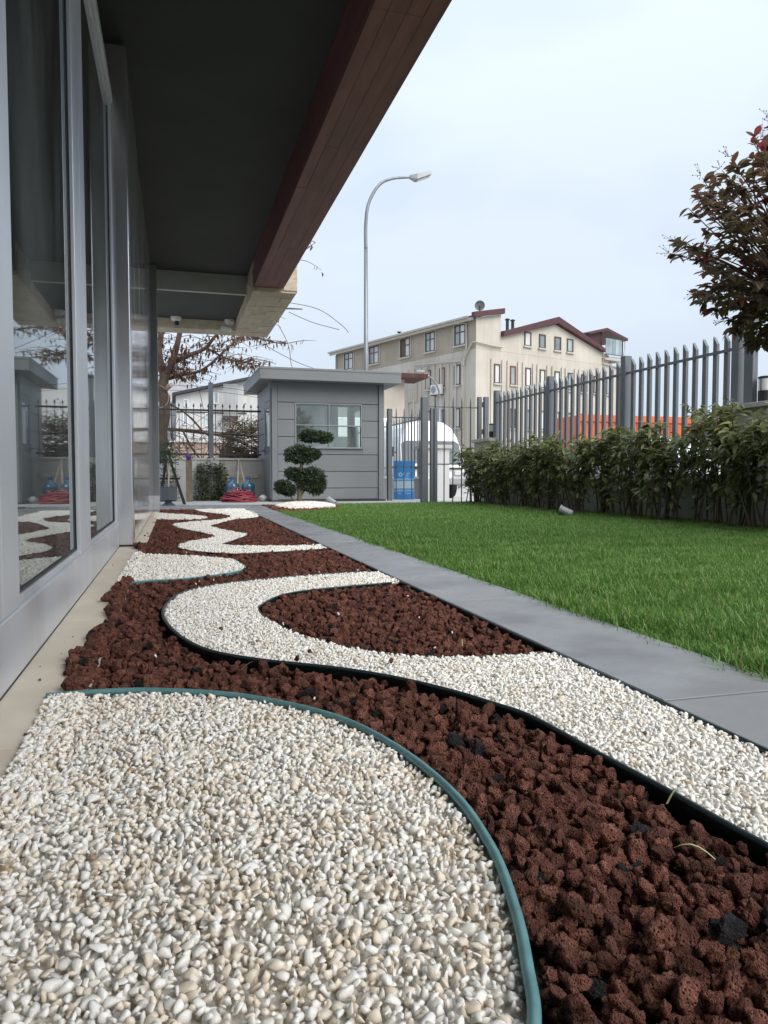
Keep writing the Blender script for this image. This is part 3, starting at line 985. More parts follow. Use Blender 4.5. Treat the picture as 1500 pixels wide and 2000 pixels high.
# room behind the glass
fpart('interior_floor', MB().box(-1.9, -5, 0.02, -0.53, 6.2, 0.06), M['interior_floor'])
for i in range(18):                                     # translucent panels added overhead to brighten the room behind the glass
    y0 = -5 + i * 0.61
    MB().box(-1.8, y0 + 0.01, 3.43, -0.552, y0 + 0.60, 3.45).build('added_light_panel', M['frosted'] if i % 3 else M['curtain'], fb)
fpart('interior_wall', MB().box(-0.60, 5.80, 0.06, -0.53, 6.05, 3.5).box(-1.8, -5.1, 0.06, -0.53, -4.9, 3.5), M['interior'])
# translucent screens and posts added so sky light brightens the dark room
for i in range(5):
    x0 = -1.80 + i * 0.24
    MB().box(x0 + 0.004, 6.0, 0.06, x0 + 0.236, 6.02, 3.5).build('added_light_screen', M['frosted'], fb)
for i in range(10):
    y0 = -4.9 + i * 1.04
    MB().box(-1.84, y0 + 0.03, 0.06, -1.82, y0 + 1.01, 3.5).build('added_light_screen', M['frosted'], fb)
    MB().box(-1.86, y0 - 0.025, 0.06, -1.80, y0 + 0.025, 3.5).build('added_screen_post', M['alu'], fb)
fpart('upper_wall', MB().box(-0.5, -16, 3.76, 1.09, 13.8, 6.0), M['col_grey'])
# stray power cable by the stone corner
fpart('cable', MB().tube(smooth_line([(1.09, 11.30, 3.50), (1.07, 11.1, 3.42), (1.06, 10.9, 3.30), (1.085, 10.7, 3.16)], 5), 0.006, 6), M['white_plastic'])

# security cameras under the soffit
for x, lab, ang in ((0.07, 'white dome security camera under the dark soffit, nearer the glass facade', 0), (0.97, 'white bullet security camera under the soffit, beside the stone corner beam', 1)):
    t = thing('security_camera', lab, 'security camera', (x, 13.28, 3.228), group='security cameras under the soffit')
    MB().lathe([(0.055, -0.075), (0.085, -0.045), (0.092, -0.002)], (x, 13.28, 3.228), 20).build('mount', M['white_plastic'], t, smooth=False)
    if ang:
        MB().tube([(x, 13.28, 3.16), (x - 0.01, 13.26, 3.10), (x - 0.03, 13.2, 3.07)], 0.02, 8).build('arm', M['white_plastic'], t)
        mb = MB().box(-0.04, -0.09, -0.035, 0.04, 0.09, 0.035)
        mm = Matrix.Translation((x - 0.07, 13.17, 3.045)) @ Euler((0.25, 0, 0.9)).to_matrix().to_4x4()
        mb.v = [tuple(mm @ Vector(v)) for v in mb.v]
        mb.build('camera_body', M['white_plastic'], t, bevel=0.008)
    else:
        MB().lathe([(0.018, -0.145), (0.036, -0.135), (0.040, -0.10), (0.036, -0.074)], (x + 0.01, 13.27, 3.228), 16).build('camera_dome', M['black'], t)

# ================================================================== GUARD BOOTH
BZ = 2.345
bt = thing('guard_booth', 'small grey guard booth with flat overhanging roof, wide window and side door', 'guard booth', (1.85, 14.46, 0), R(0.8))


def bpart(name, mb, m, parent=None, **k):
    return mb.build(name, m, parent or bt, local=True, **k)


bpart('booth_wall', MB().box(0.022, 0.03, 0, 0.447, 0.10, BZ).box(1.815, 0.03, 0, 2.15, 0.10, BZ).box(0.447, 0.03, 0, 1.815, 0.10, 1.07)
      .box(0.447, 0.03, 1.945, 1.815, 0.10, BZ).box(2.08, 0.10, 0, 2.15, 2.35, 1.07).box(2.08, 0.10, 1.94, 2.15, 2.35, BZ).box(2.08, 0.10, 1.07, 2.15, 0.35, 1.94).box(2.08, 1.9, 1.07, 2.15, 2.35, 1.94).box(0.022, 0.10, 0, 0.07, 2.35, BZ).box(0.07, 2.28, 0, 2.08, 2.35, 1.07).box(0.07, 2.28, 2.1, 2.08, 2.35, BZ).box(0.07, 2.28, 1.07, 0.9, 2.35, 2.1), M['booth_gap'])
rows = [0.035, 0.262, 0.595, 0.93]
for a, b in zip(rows[:-1], rows[1:]):
    bpart('wall_panel', MB().box(0.108, 0.012, a + 0.006, 2.155, 0.029, b - 0.006), M['booth'], bevel=0.003)
bpart('wall_panel', MB().box(0.108, 0.012, 0.936, 0.443, 0.029, 1.269), M['booth'], bevel=0.003)
bpart('wall_panel', MB().box(1.819, 0.012, 0.936, 2.155, 0.029, 1.272), M['booth'], bevel=0.003)
bpart('wall_panel', MB().box(0.4465, 0.012, 0.936, 1.8155, 0.029, 1.045), M['booth'], bevel=0.003)
for a, b in ((1.281, 1.605), (1.617, 1.94)):
    bpart('wall_panel', MB().box(0.108, 0.012, a, 0.443, 0.029, b), M['booth'], bevel=0.003)
    bpart('wall_panel', MB().box(1.819, 0.012, a, 2.155, 0.029, b), M['booth'], bevel=0.003)
bpart('wall_panel', MB().box(0.108, 0.012, 1.952, 2.155, 0.029, BZ - 0.002), M['booth'], bevel=0.003)
bpart('corner_trim', MB().box(-0.006, 0.0, 0.0, 0.104, 0.029, BZ - 0.001).box(-0.006, 0.0295, 0.0, 0.0215, 0.10, BZ - 0.001), M['booth'], bevel=0.004)
bpart('corner_trim', MB().box(2.159, -0.02, 0.0, 2.262, 0.10, BZ - 0.001), M['booth'], bevel=0.004)
# side cladding with the door
for a, b in ((0.035, 0.36), (0.372, 0.70), (0.712, 1.04), (1.052, 1.38), (1.392, 1.72), (1.732, 2.34)):
    bpart('wall_panel', MB().box(0.005, 1.13, a, 0.0215, 2.35, b), M['booth'], bevel=0.003)
bpart('wall_panel', MB().box(0.005, 0.104, 2.02, 0.0215, 1.125, 2.34), M['booth'], bevel=0.003)
dr = bpart('door', MB().box(-0.012, 0.16, 0.02, 0.0215, 1.10, 0.95).box(-0.012, 0.16, 0.95, 0.0215, 0.30, 2.0).box(-0.012, 0.96, 0.95, 0.0215, 1.10, 2.0).box(-0.012, 0.30, 1.86, 0.0215, 0.96, 2.0), M['booth'], bevel=0.004)
bpart('pane', MB().box(0.001, 0.301, 0.951, 0.008, 0.959, 1.859), M['glass_far'], dr)
bpart('handle', MB().tube([(-0.013, 0.99, 1.02), (-0.06, 0.99, 1.02), (-0.06, 0.88, 1.02)], 0.011, 8).box(-0.02, 0.975, 0.93, -0.0125, 1.01, 1.10), M['iron'], dr)
bpart('notice', MB().box(-0.003, 0.36, 1.10, -0.0005, 0.66, 1.72), M['white_plastic'], dr)
# window
wf = bpart('window_frame', MB().box(0.447, 0.002, 1.052, 1.815, 0.07, 1.078).box(0.447, 0.002, 1.918, 1.815, 0.07, 1.944).box(0.447, 0.002, 1.078, 0.475, 0.07, 1.918)
           .box(1.787, 0.002, 1.078, 1.815, 0.07, 1.918).box(1.119, 0.004, 1.078, 1.143, 0.07, 1.918).box(0.475, 0.006, 1.496, 1.119, 0.066, 1.514).box(1.143, 0.006, 1.492, 1.787, 0.066, 1.514), M['booth_frame'], bevel=0.003)
bpart('sill', MB().box(0.43, -0.02, 1.0455, 1.83, 0.03, 1.0515), M['booth_frame'], wf)
for a, b in ((0.475, 1.119), (1.143, 1.787)):
    for c, d in ((1.078, 1.496), (1.514, 1.918)):
        bpart('pane', MB().box(a, 0.030, c, b, 0.035, d), M['glass'], wf)
# inside: pale lining, desk
bpart('lining', MB().box(0.075, 2.25, 0.1, 2.075, 2.278, 1.07).box(0.075, 2.25, 1.07, 0.9, 2.278, 2.1).box(2.05, 0.12, 0.1, 2.078, 2.24, 1.07).box(0.072, 0.12, 0.1, 0.09, 2.24, 2.3).box(0.1, 0.12, 2.3, 2.05, 2.24, 2.33), mat('booth_lining', (0.48, 0.49, 0.48), 0.7))
bpart('rear_blind', MB().box(0.9, 2.29, 1.07, 1.85, 2.30, 2.1), M['blind'])
bpart('desk', MB().box(0.10, 0.12, 0.98, 2.04, 0.62, 1.02), M['white_plastic'])
# roof slab with sloping soffit
rf = bpart('roof', MB().box(-0.27, -0.31, BZ, 2.54, 2.62, BZ + 0.225), M['booth'], bevel=0.006)
bpart('fascia_trim', MB().box(-0.278, -0.318, BZ + 0.19, 2.548, 2.628, BZ + 0.232), M['booth'], rf, bevel=0.004)
bpart('downpipe', MB().tube([(-0.045, -0.02, 2.34), (-0.045, -0.02, 2.26), (-0.02, 0.06, 2.18), (-0.02, 0.06, 0.05)], 0.022, 8), M['booth'])
bpart('plinth', MB().box(-0.03, -0.03, -0.02, 2.3, 0.0, 0.032), M['booth_gap'])
# things on the desk
px = thing('computer_monitor', 'pale monitor seen from behind on the booth desk, right half of its window', 'monitor', (3.35, 14.85, 1.022))
MB().box(3.17, 14.83, 1.07, 3.56, 14.87, 1.31).build('screen_back', M['white_plastic'], px, bevel=0.006)
MB().box(3.31, 14.84, 1.022, 3.42, 14.90, 1.07).build('stand', M['black'], px)
px = thing('desk_telephone', 'small black telephone on the booth desk, left half of its window', 'telephone', (2.72, 14.75, 1.022))
MB().box(2.64, 14.70, 1.022, 2.80, 14.82, 1.055).build('base', M['black'], px, bevel=0.006)
MB().box(2.65, 14.71, 1.058, 2.68, 14.81, 1.09).build('handset', M['black'], px, bevel=0.008)

# ================================================================== LAWN
lawn_poly = [(1.426, -3), (5.42, -3), (5.42, 12.55), (4.2, 12.75), (2.72, 12.75), (2.66, 11.7), (2.38, 10.9), (1.9, 10.24), (1.56, 10.14), (1.43, 10.4)]
lawn = tag(sheet('lawn', lawn_poly, -0.020, M['turf']), kind='structure')


def tuft(name, seed, n=15, h=0.042, spread=0.022):
    r = random.Random(seed)
    mb = MB()
    for _ in range(n):
        a = r.uniform(0, 6.283)
        x, y = r.gauss(0, spread), r.gauss(0, spread)
        hh = h * r.uniform(0.55, 1.25)
        bend = r.uniform(0.15, 0.95) * hh
        w = r.uniform(0.0012, 0.0021)
        ca, sa = math.cos(a), math.sin(a)
        px_, py_ = -sa * w, ca * w
        vs = []
        for t, ww in ((0, 1.0), (0.4, 0.95), (0.75, 0.7)):
            bx, by, bz = x + ca * bend * t * t, y + sa * bend * t * t, hh * t * (1 - 0.25 * t * bend / hh)
            vs += [(bx - px_ * ww, by - py_ * ww, bz), (bx + px_ * ww, by + py_ * ww, bz)]
        vs.append((x + ca * bend, y + sa * bend, hh * (1 - 0.25 * bend / hh)))
        mb.add(vs, [(0, 1, 3, 2), (2, 3, 5, 4), (4, 5, 6)], tint=r.random() ** 1.3 if r.random() > 0.03 else 1.0)
    me = bpy.data.meshes.new(name)
    me.from_pydata(mb.v, [], mb.f)
    a = me.attributes.new('tint', 'FLOAT', 'POINT')
    a.data.foreach_set('value', mb.t)
    me.materials.append(M['grass'])
    return me


TUF = source_collection('tuft_source', [tuft('tuft_%d' % i, 900 + i) for i in range(7)])
LP = np.array(lawn_poly)
gp = []
for y0, y1, dens, sc in ((0.2, 2.6, 3400, 0.92), (2.6, 5.0, 2200, 1.0), (5.0, 8.0, 1300, 1.15), (8.0, 12.8, 800, 1.35)):
    n = int(4.0 * (y1 - y0) * dens)
    X, Y = rng.uniform(1.427, 5.4, n), rng.uniform(y0, y1, n)
    k = inside(X, Y, LP) & in_frame(X, Y, np.full(n, 0.0), 1.15)
    X, Y = X[k], Y[k]
    pn = np.array([noise.noise(Vector((x * 3.1, y * 3.1, 0))) for x, y in zip(X, Y)])
    s_ = sc * (1 + 0.45 * pn) * rng.uniform(0.8, 1.2, len(X))
    gp.append(np.stack([X, Y, s_], 1))
nb = 260
gp.append(np.stack([rng.uniform(1.408, 1.43, nb), rng.uniform(0.9, 9.5, nb), rng.uniform(0.6, 1.0, nb)], 1))
gp = np.vstack(gp)
n = len(gp)
gz = np.full(n, -0.021) + np.clip((gp[:, 0] - 4.2) * 0.02, 0, 0.02)
scatter('grass', np.stack([gp[:, 0], gp[:, 1], gz], 1), np.stack([rng.normal(0, 0.12, n), rng.normal(0, 0.12, n), rng.uniform(0, 6.28, n)], 1),
        np.stack([gp[:, 2] * 1.05, gp[:, 2] * 1.05, np.minimum(gp[:, 2], 1.25)], 1), rng.integers(0, 7, n), TUF, lawn)

# small ground spotlights in the lawn
for (x, y, rz), lab in (((4.62, 8.05, -0.55), 'small grey tubular spotlight lying in the grass at the foot of the hedge'),
                        ((2.60, 12.35, -0.9), 'small grey spotlight in the grass beside the topiary pit')):
    t = thing('ground_spotlight', lab, 'spotlight', (x, y, 0.0), group='ground spotlights in the lawn')
    mm = Matrix.Translation((x, y, 0.055)) @ Euler((0, R(66), rz + R(180))).to_matrix().to_4x4()
    mb = MB().lathe([(0.045, -0.06), (0.052, -0.05), (0.052, 0.08), (0.060, 0.085), (0.060, 0.105)], (0, 0, 0), 18)
    mb.v = [tuple(mm @ Vector(v)) for v in mb.v]
    mb.build('housing', M['lamp_grey'], t)
    mb = MB().lathe([(0.046, 0.1055), (0.046, 0.109)], (0, 0, 0), 18)
    mb.v = [tuple(mm @ Vector(v)) for v in mb.v]
    mb.build('lens', M['black'], t)
    MB().box(x - 0.012, y - 0.012, -0.02, x + 0.012, y + 0.012, 0.05).build('spike', M['black'], t)

# ================================================================== RIGHT-HAND WALL, PIERS AND FENCE
XF = 5.6
lw = thing('low_wall', 'low rendered grey wall under the right hand fence, behind the hedge', 'wall', (XF, 9.3, 0))
MB().box(XF - 0.10, 6.42, -0.14, XF + 0.10, 12.16, 0.455).build('wall_body', M['wall'], lw)
for i in range(6):
    y0 = 6.42 + i * 0.957
    MB().box(XF - 0.14, y0 + 0.002, 0.456, XF + 0.14, y0 + 0.955, 0.512).build('coping_slab', M['white_paint'], lw, bevel=0.004)
pr = thing('wall_pier', 'tall grey rendered wall end behind the hedge, carrying a bollard lamp and fence post', 'wall pier', (XF, 5.2, 0))
MB().box(XF - 0.16, 3.2, -0.14, XF + 0.22, 6.40, 1.165).build('wall_body', M['wall'], pr)
for i in range(4):
    MB().box(XF - 0.20, 3.2 + i * 0.8 + 0.002, 1.166, XF + 0.26, 4.0 + i * 0.8 + 0.022 * (i == 3) - 0.002, 1.215).build('coping_slab', M['coping'], pr, bevel=0.004)
pf = thing('wall_pier', 'stone capped pier between the bar gate and the picket fence', 'wall pier', (XF, 12.6, 0))
MB().box(XF - 0.15, 12.18, -0.14, XF + 0.25, 12.95, 1.125).build('wall_body', M['wall'], pf)
for i in range(2):
    MB().box(XF - 0.20, 12.165 + i * 0.40, 1.126, XF + 0.30, 12.555 + i * 0.42, 1.185).build('cap_stone', M['coping'], pf, bevel=0.005)

fn = thing('picket_fence', 'grey metal fence of slant topped pickets on the low wall behind the hedge', 'fence', (XF, 9.3, 0.5))


def picket(parent, y, x=XF, z0=0.5, z1=1.99, w=0.058, d=0.034, cut=0.085, name='picket'):
    return MB().prism([(y - w / 2, z0), (y + w / 2, z0), (y + w / 2, z1), (y - w / 2, z1 - cut)], 'x', x - d / 2, x + d / 2).build(name, M['fence'], parent)


def post(parent, x0, y0, x1, y1, z0, z1):
    return MB().box(x0, y0, z0, x1, y1, z1).build('post', M['fence'], parent, bevel=0.004)


posts = [12.27, 10.31, 8.33, 6.36]
proto = None
for a, b in zip(posts[:-1], posts[1:]):
    n = 11
    for i in range(1, n + 1):
        y = a + (b - a) * i / (n + 1)
        if proto is None:
            proto = picket(fn, y)
            py0 = y
        else:
            c = proto.copy()
            S.collection.objects.link(c)
            c.location = (0, y - py0 + random.uniform(-0.002, 0.002), random.uniform(-0.006, 0.006))
    for z in (1.81, 0.70):
        MB().box(XF - 0.030, b + 0.055, z - 0.016, XF - 0.0175, a - 0.055, z + 0.016).build('rail', M['fence'], fn)
for i, y in enumerate(posts):
    if i == 3:
        MB().box(XF - 0.05, y - 0.05, 1.216, XF + 0.05, y + 0.05, 2.08).build('post', M['fence'], fn, bevel=0.004)
        MB().box(XF - 0.045, y - 0.245, 1.216, XF + 0.02, y - 0.125, 2.10).build('post', M['fence'], fn, bevel=0.004)
    else:
        MB().box(XF - 0.05, y - 0.05, 0.499 if i else 1.186, XF + 0.05, y + 0.05, 2.035).build('post', M['fence'], fn, bevel=0.004)


def bollard(x, y, z, lab):
    t = thing('bollard_lamp', lab, 'lamp', (x, y, z), group='bollard lamps on the wall')
    MB().lathe([(0.066, 0), (0.066, 0.125)], (x, y, z), 24).build('lamp_base', M['black'], t)
    MB().lathe([(0.060, 0.1255), (0.062, 0.135), (0.062, 0.245)], (x, y, z), 24).build('diffuser', M['lens'], t)
    MB().lathe([(0.066, 0.2455), (0.068, 0.262), (0.05, 0.270)], (x, y, z), 24).build('cap', M['black'], t)
    for k in range(3):
        a = 1.2 + k * 2.094
        MB().tube([(x + 0.063 * math.cos(a), y + 0.063 * math.sin(a), z + 0.1255), (x + 0.063 * math.cos(a), y + 0.063 * math.sin(a), z + 0.246)], 0.004, 5).build('strut', M['black'], t)


bollard(5.625, 6.02, 1.216, 'black and white bollard lamp standing on the tall wall end, nearest to the camera')
bollard(5.60, 12.45, 1.187, 'small black and white bollard lamp on the stone capped pier by the gate')

# ------------------------------------------------------------------ gates
def spike_bar(parent, x, y, z0, z1, r=0.011):
    return MB().tube([(x, y, z0), (x, y, z1 - 0.12), (x, y, z1 - 0.02), (x, y, z1)], [r, r, r * 0.5, 0.001], 6).build('bar', M['bar'], parent)


gl = thing('bar_gate', 'grey pedestrian gate of thin pointed bars beside the guard booth', 'gate', (4.8, 14.6, 0), group='bar gates')
post(gl, 4.225, 14.55, 4.315, 14.65, -0.01, 1.88)
proto = None
for i in range(4):
    x = 4.415 + i * 0.168
    if proto is None:
        proto = spike_bar(gl, x, 14.6, 0.02, 1.90)
    else:
        c = proto.copy()
        S.collection.objects.link(c)
        c.location = (x - 4.415, 0, 0)
for z in (1.71, 0.69):
    MB().box(4.315, 14.612, z - 0.012, 5.00, 14.622, z + 0.012).build('rail', M['bar'], gl)
post(gl, 5.00, 14.56, 5.08, 14.64, -0.01, 1.88)

gr = thing('bar_gate', 'taller grey gate of thin pointed bars between the twin posts and the hedge', 'gate', (4.9, 12.75, 0), group='bar gates')
post(gr, 4.33, 12.69, 4.445, 12.81, -0.02, 1.93)
MB().box(4.495, 12.70, 0.0, 4.545, 12.76, 1.735).build('stile', M['fence'], gr, bevel=0.003)
MB().box(4.575, 12.72, 0.0, 4.635, 12.79, 1.735).build('stile', M['fence'], gr, bevel=0.003)
proto = None
for i in range(5):
    x = 4.585 + 0.173 * i if i else 4.66
    x = 4.60 + 0.172 * i
    if proto is None:
        proto = spike_bar(gr, x, 12.745, 0.0, 1.95, 0.0105)
        bx0 = x
    else:
        c = proto.copy()
        S.collection.objects.link(c)
        c.location = (x - bx0, 0, 0)
for z in (1.765, 0.72):
    MB().box(4.446, 12.757, z - 0.011, 5.425, 12.767, z + 0.011).build('rail', M['fence'], gr)
MB().box(5.43, 12.71, 1.187, 5.50, 12.79, 1.965).build('post', M['fence'], gr, bevel=0.003)
MB().box(5.555, 12.71, 1.187, 5.64, 12.79, 1.97).build('post', M['fence'], gr, bevel=0.003)
for z in (1.28, 1.78):
    MB().box(5.50, 12.73, z, 5.555, 12.77, z + 0.09).build('hinge', M['iron'], gr)

# fence that carries on beyond the gates, on its own low wall
f2 = thing('picket_fence', 'grey picket fence continuing along the street beyond the gates', 'fence', (5.45, 18, 0.5))
w2 = thing('low_wall', 'low grey wall under the picket fence beyond the gates', 'wall', (5.45, 18, 0))
MB().box(5.36, 15.6, -0.14, 5.56, 22.5, 0.44).build('wall_body', M['wall'], w2)
MB().box(5.32, 15.6, 0.441, 5.60, 22.5, 0.49).build('coping_slab', M['white_paint'], w2)
proto = None
for i in range(26):
    y = 16.3 + i * 0.24
    if proto is None:
        proto = picket(f2, y, x=5.45, z0=0.492, w=0.05, d=0.016)
        py0 = y
    else:
        c = proto.copy()
        S.collection.objects.link(c)
        c.location = (0, y - py0, 0)
for z in (1.81, 0.72):
    MB().box(5.42, 16.0, z - 0.016, 5.4325, 22.5, z + 0.016).build('rail', M['fence'], f2)
for y in (18.6, 22.4):
    MB().box(5.42, y - 0.05, 0.492, 5.50, y + 0.05, 2.03).build('post', M['fence'], f2)
pl = thing('wall_pier', 'pale square gate pillar with a brown stone cap behind the gate posts', 'gate pillar', (5.8, 16.2, 0))
MB().box(5.50, 15.95, -0.14, 6.10, 16.5, 1.13).build('wall_body', M['wall_white'], pl, bevel=0.005)
MB().box(5.44, 15.90, 1.131, 6.16, 16.55, 1.215).build('cap_stone', M['coping'], pl, bevel=0.006)
MB().box(5.18, 15.3, -0.01, 5.50, 15.6, 0.30).build('plinth_block', M['wall'], w2)

# ------------------------------------------------------------------ blue notice board behind the bars
sg = thing('notice_board', 'blue notice board with a pale band, leaning behind the bars of the pedestrian gate', 'sign', (4.76, 15.2, 0))
SX, SY = 4.545, 15.2
MB().box(SX, SY, 0.0, SX + 0.455, SY + 0.02, 0.83).build('board', M['sign_blue'], sg, bevel=0.002)


def decal(name, x0, z0, x1, z1, m, layer=1):
    yv = SY - 0.0012 * layer
    return MB().add([(SX + x0, yv, z0), (SX + x1, yv, z0), (SX + x1, yv, z1), (SX + x0, yv, z1)], [(0, 1, 2, 3)]).build(name, m, sg)


decal('pale_band', 0.005, 0.235, 0.450, 0.395, M['sign_pale'])
for z in (0.430, 0.175):
    decal('light_line', 0.005, z, 0.450, z + 0.014, M['sign_line'])
rr = random.Random(5)


def print_row(x0, x1, z, h, m=None, layer=1.5, gap=0.3):
    """A row of print too small to read in the photograph: short strokes at letter pitch."""
    mb = MB()
    x = x0
    yv = SY - 0.0012 * layer
    while x < x1:
        w = h * rr.uniform(0.45, 0.75)
        k = rr.random()
        if k < 0.86:
            st = h * 0.22
            for (a, b, c, d) in rr.choice([[(0, 0, st, h), (w - st, 0, w, h), (st, h * .4, w - st, h * .6)], [(0, 0, st, h), (st, 0, w, st), (st, h - st, w, h)],
                                           [(0, h - st, w, h), (w / 2 - st / 2, 0, w / 2 + st / 2, h - st)], [(0, 0, st, h), (st, h - st, w, h), (st, h * .42, w * .8, h * .6)], [(0, 0, st, h), (st, 0, w, st)]]):
                mb.add([(SX + x + a, yv, z + b), (SX + x + c, yv, z + b), (SX + x + c, yv, z + d), (SX + x + a, yv, z + d)], [(0, 1, 2, 3)])
        x += w + h * gap
    return mb.build('print', m or M['sign_white'], sg)


print_row(0.205, 0.365, 0.540, 0.030)
print_row(0.205, 0.375, 0.498, 0.026)
print_row(0.230, 0.330, 0.452, 0.018)
print_row(0.06, 0.40, 0.408, 0.012)
print_row(0.06, 0.40, 0.208, 0.012)
print_row(0.09, 0.17, 0.115, 0.024)
print_row(0.22, 0.40, 0.118, 0.020)
# ring of dots logo
mb = MB()
for k in range(8):
    a = k * math.pi / 4
    cx, cz = 0.145 + 0.034 * math.cos(a), 0.535 + 0.034 * math.sin(a)
    q = [(SX + cx + 0.011 * math.cos(t), SY - 0.0018, cz + 0.011 * math.sin(t)) for t in np.linspace(0, 2 * math.pi, 8, endpoint=False)]
    mb.add(q, [tuple(range(8))])
mb.build('logo', M['sign_white'], sg)

# ================================================================== HEDGE
LV, LF = leaf_geo(1.0, 0.36, 0.28, 0.25, 4)


def leaf_batch(mb, pos, dirs, lens, tints, geo=None, wj=0.15):
    V0, F0 = geo or (LV, LF)
    for p, d, l, t in zip(pos, dirs, lens, tints):
        Rm = frame_from(d, random.uniform(-0.7, 0.7))
        sc = np.array([l, l * random.uniform(1 - wj, 1 + wj), l * random.uniform(0.4, 1.4)])
        v = (V0 * sc) @ Rm.T + np.asarray(p)
        mb.add(v, F0, tint=float(t))


def leaf_meshes(name, m, n=6):
    res = []
    for i in range(n):
        V0, F0 = leaf_geo(1.0, random.uniform(0.3, 0.42), random.uniform(0.1, 0.45), random.uniform(0.1, 0.4), 4)
        me = bpy.data.meshes.new(name)
        me.from_pydata(V0.tolist(), [], F0)
        a = me.attributes.new('tint', 'FLOAT', 'POINT')
        a.data.foreach_set('value', [(i + 0.5) / n] * len(V0))
        me.materials.append(m)
        me.shade_smooth()
        res.append(me)
    return res


def leaf_objects(parent, base_inv, meshes, pos, dirs, lens, tints):
    for p, d, l, t in zip(pos, dirs, lens, tints):
        me = meshes[min(len(meshes) - 1, int(t * len(meshes)))]
        o = bpy.data.objects.new('leaf', me)
        S.collection.objects.link(o)
        o.parent = parent
        o.matrix_parent_inverse = base_inv
        Rm = Matrix(frame_from(d, random.uniform(-0.6, 0.6)).tolist())
        o.location, o.rotation_euler, o.scale = Vector(p), Rm.to_euler(), (l, l, l)


HLM = leaf_meshes('hedge_leaf', M['leaf_hedge'])
ORD = ['first', 'second', 'third', 'fourth', 'fifth', 'sixth', 'seventh', 'eighth', 'ninth', 'tenth', 'eleventh', 'twelfth', 'thirteenth', 'fourteenth']
hy = np.linspace(12.15, 5.0, 13)
for k, y0 in enumerate(hy):
    x0 = 5.12 + random.uniform(-0.05, 0.05)
    zb = 0.03 if y0 < 8 else 0.0
    if k == 12:
        lab = 'glossy green hedge shrub nearest the camera, cut off by the right frame edge'
    elif k == 0:
        lab = 'glossy green hedge shrub at the far end, touching the bars of the gate'
    else:
        lab = 'glossy green hedge shrub with bare lower stems, %s in the row counted from the gate' % ORD[k]
    t = thing('hedge_shrub', lab, 'shrub', (x0, y0, zb), group='laurel shrubs of the hedge below the picket fence')
    ht = 0.97 + 0.06 * math.sin(k * 1.9) + (0.13 if y0 < 6.3 else 0.02) + (-0.03 if k == 0 else 0)
    stems = MB()
    pos, dirs, lens, tin = [], [], [], []
    ns = 15
    for s_ in range(ns):
        bx, by = x0 + random.gauss(0, 0.045), y0 + random.uniform(-0.22, 0.22)
        tx, ty = x0 + random.gauss(-0.02, 0.11), y0 + random.uniform(-0.42, 0.42)
        hh = ht * random.uniform(0.72, 1.02)
        pts = [(bx, by, zb - 0.03), (bx + (tx - bx) * 0.35 + random.gauss(0, 0.02), by + (ty - by) * 0.35 + random.gauss(0, 0.03), zb + hh * 0.38),
               (bx + (tx - bx) * 0.75 + random.gauss(0, 0.02), by + (ty - by) * 0.75, zb + hh * 0.72), (tx, ty, zb + hh)]
        ln = smooth_line(pts, 4)
        stems.tube(ln, list(np.linspace(0.011, 0.003, len(ln))), 5)
        # side twigs with leaves
        for q in range(14):
            f = random.uniform(0.13, 1.0) ** 0.85
            i = min(len(ln) - 2, int(f * (len(ln) - 1)))
            p = ln[i] + (ln[i + 1] - ln[i]) * random.random()
            a = random.uniform(0, 6.283)
            tl = random.uniform(0.05, 0.20)
            e = p + np.array([math.cos(a) * tl * 0.8, math.sin(a) * tl, tl * random.uniform(0.1, 0.9)])
            stems.tube([p, (p + e) / 2 + np.array([0, 0, 0.008]), e], [0.004, 0.003, 0.0018], 4, cap=False)
            nl = random.randint(3, 8) if f > 0.55 else random.randint(2, 4)
            for w in range(nl):
                c = p + (e - p) * random.uniform(0.25, 1.0)
                b_ = a + random.uniform(-1.5, 1.5)
                pos.append(c)
                dirs.append((math.cos(b_), math.sin(b_), random.uniform(-0.9, 0.55)))
                lens.append(random.uniform(0.055, 0.125))
                hrel = (c[2] - zb) / ht
                tin.append(min(1, max(0, random.gauss(0.42, 0.22) + 0.16 * (hrel - 0.6) + (0.35 if random.random() < 0.03 else 0))))
        for w in range(7):                              # terminal tuft
            a = random.uniform(0, 6.283)
            pos.append(ln[-1] + np.array([0, 0, -0.01 * w]))
            dirs.append((math.cos(a), math.sin(a), random.uniform(-0.2, 0.9)))
            lens.append(random.uniform(0.06, 0.10))
            tin.append(min(1, max(0, random.gauss(0.58, 0.2))))
    stems.build('stems', M['green_stem'], t, smooth=True)
    pos, dirs, lens, tin = np.array(pos), np.array(dirs), np.array(lens), np.array(tin)
    single = np.zeros(len(pos), bool)
    if y0 < 10.0:
        score = lens * (pos[:, 0] < x0 + 0.02) + 0.02 * rng.random(len(pos))
        single[np.argsort(-score)[:90]] = True
        leaf_objects(t, MW[t.name].inverted(), HLM, pos[single], dirs[single], lens[single], tin[single])
    fo = MB()
    leaf_batch(fo, pos[~single], dirs[~single], lens[~single], tin[~single])
    tag(fo.build('foliage', M['leaf_hedge'], t, smooth=True), kind='stuff')

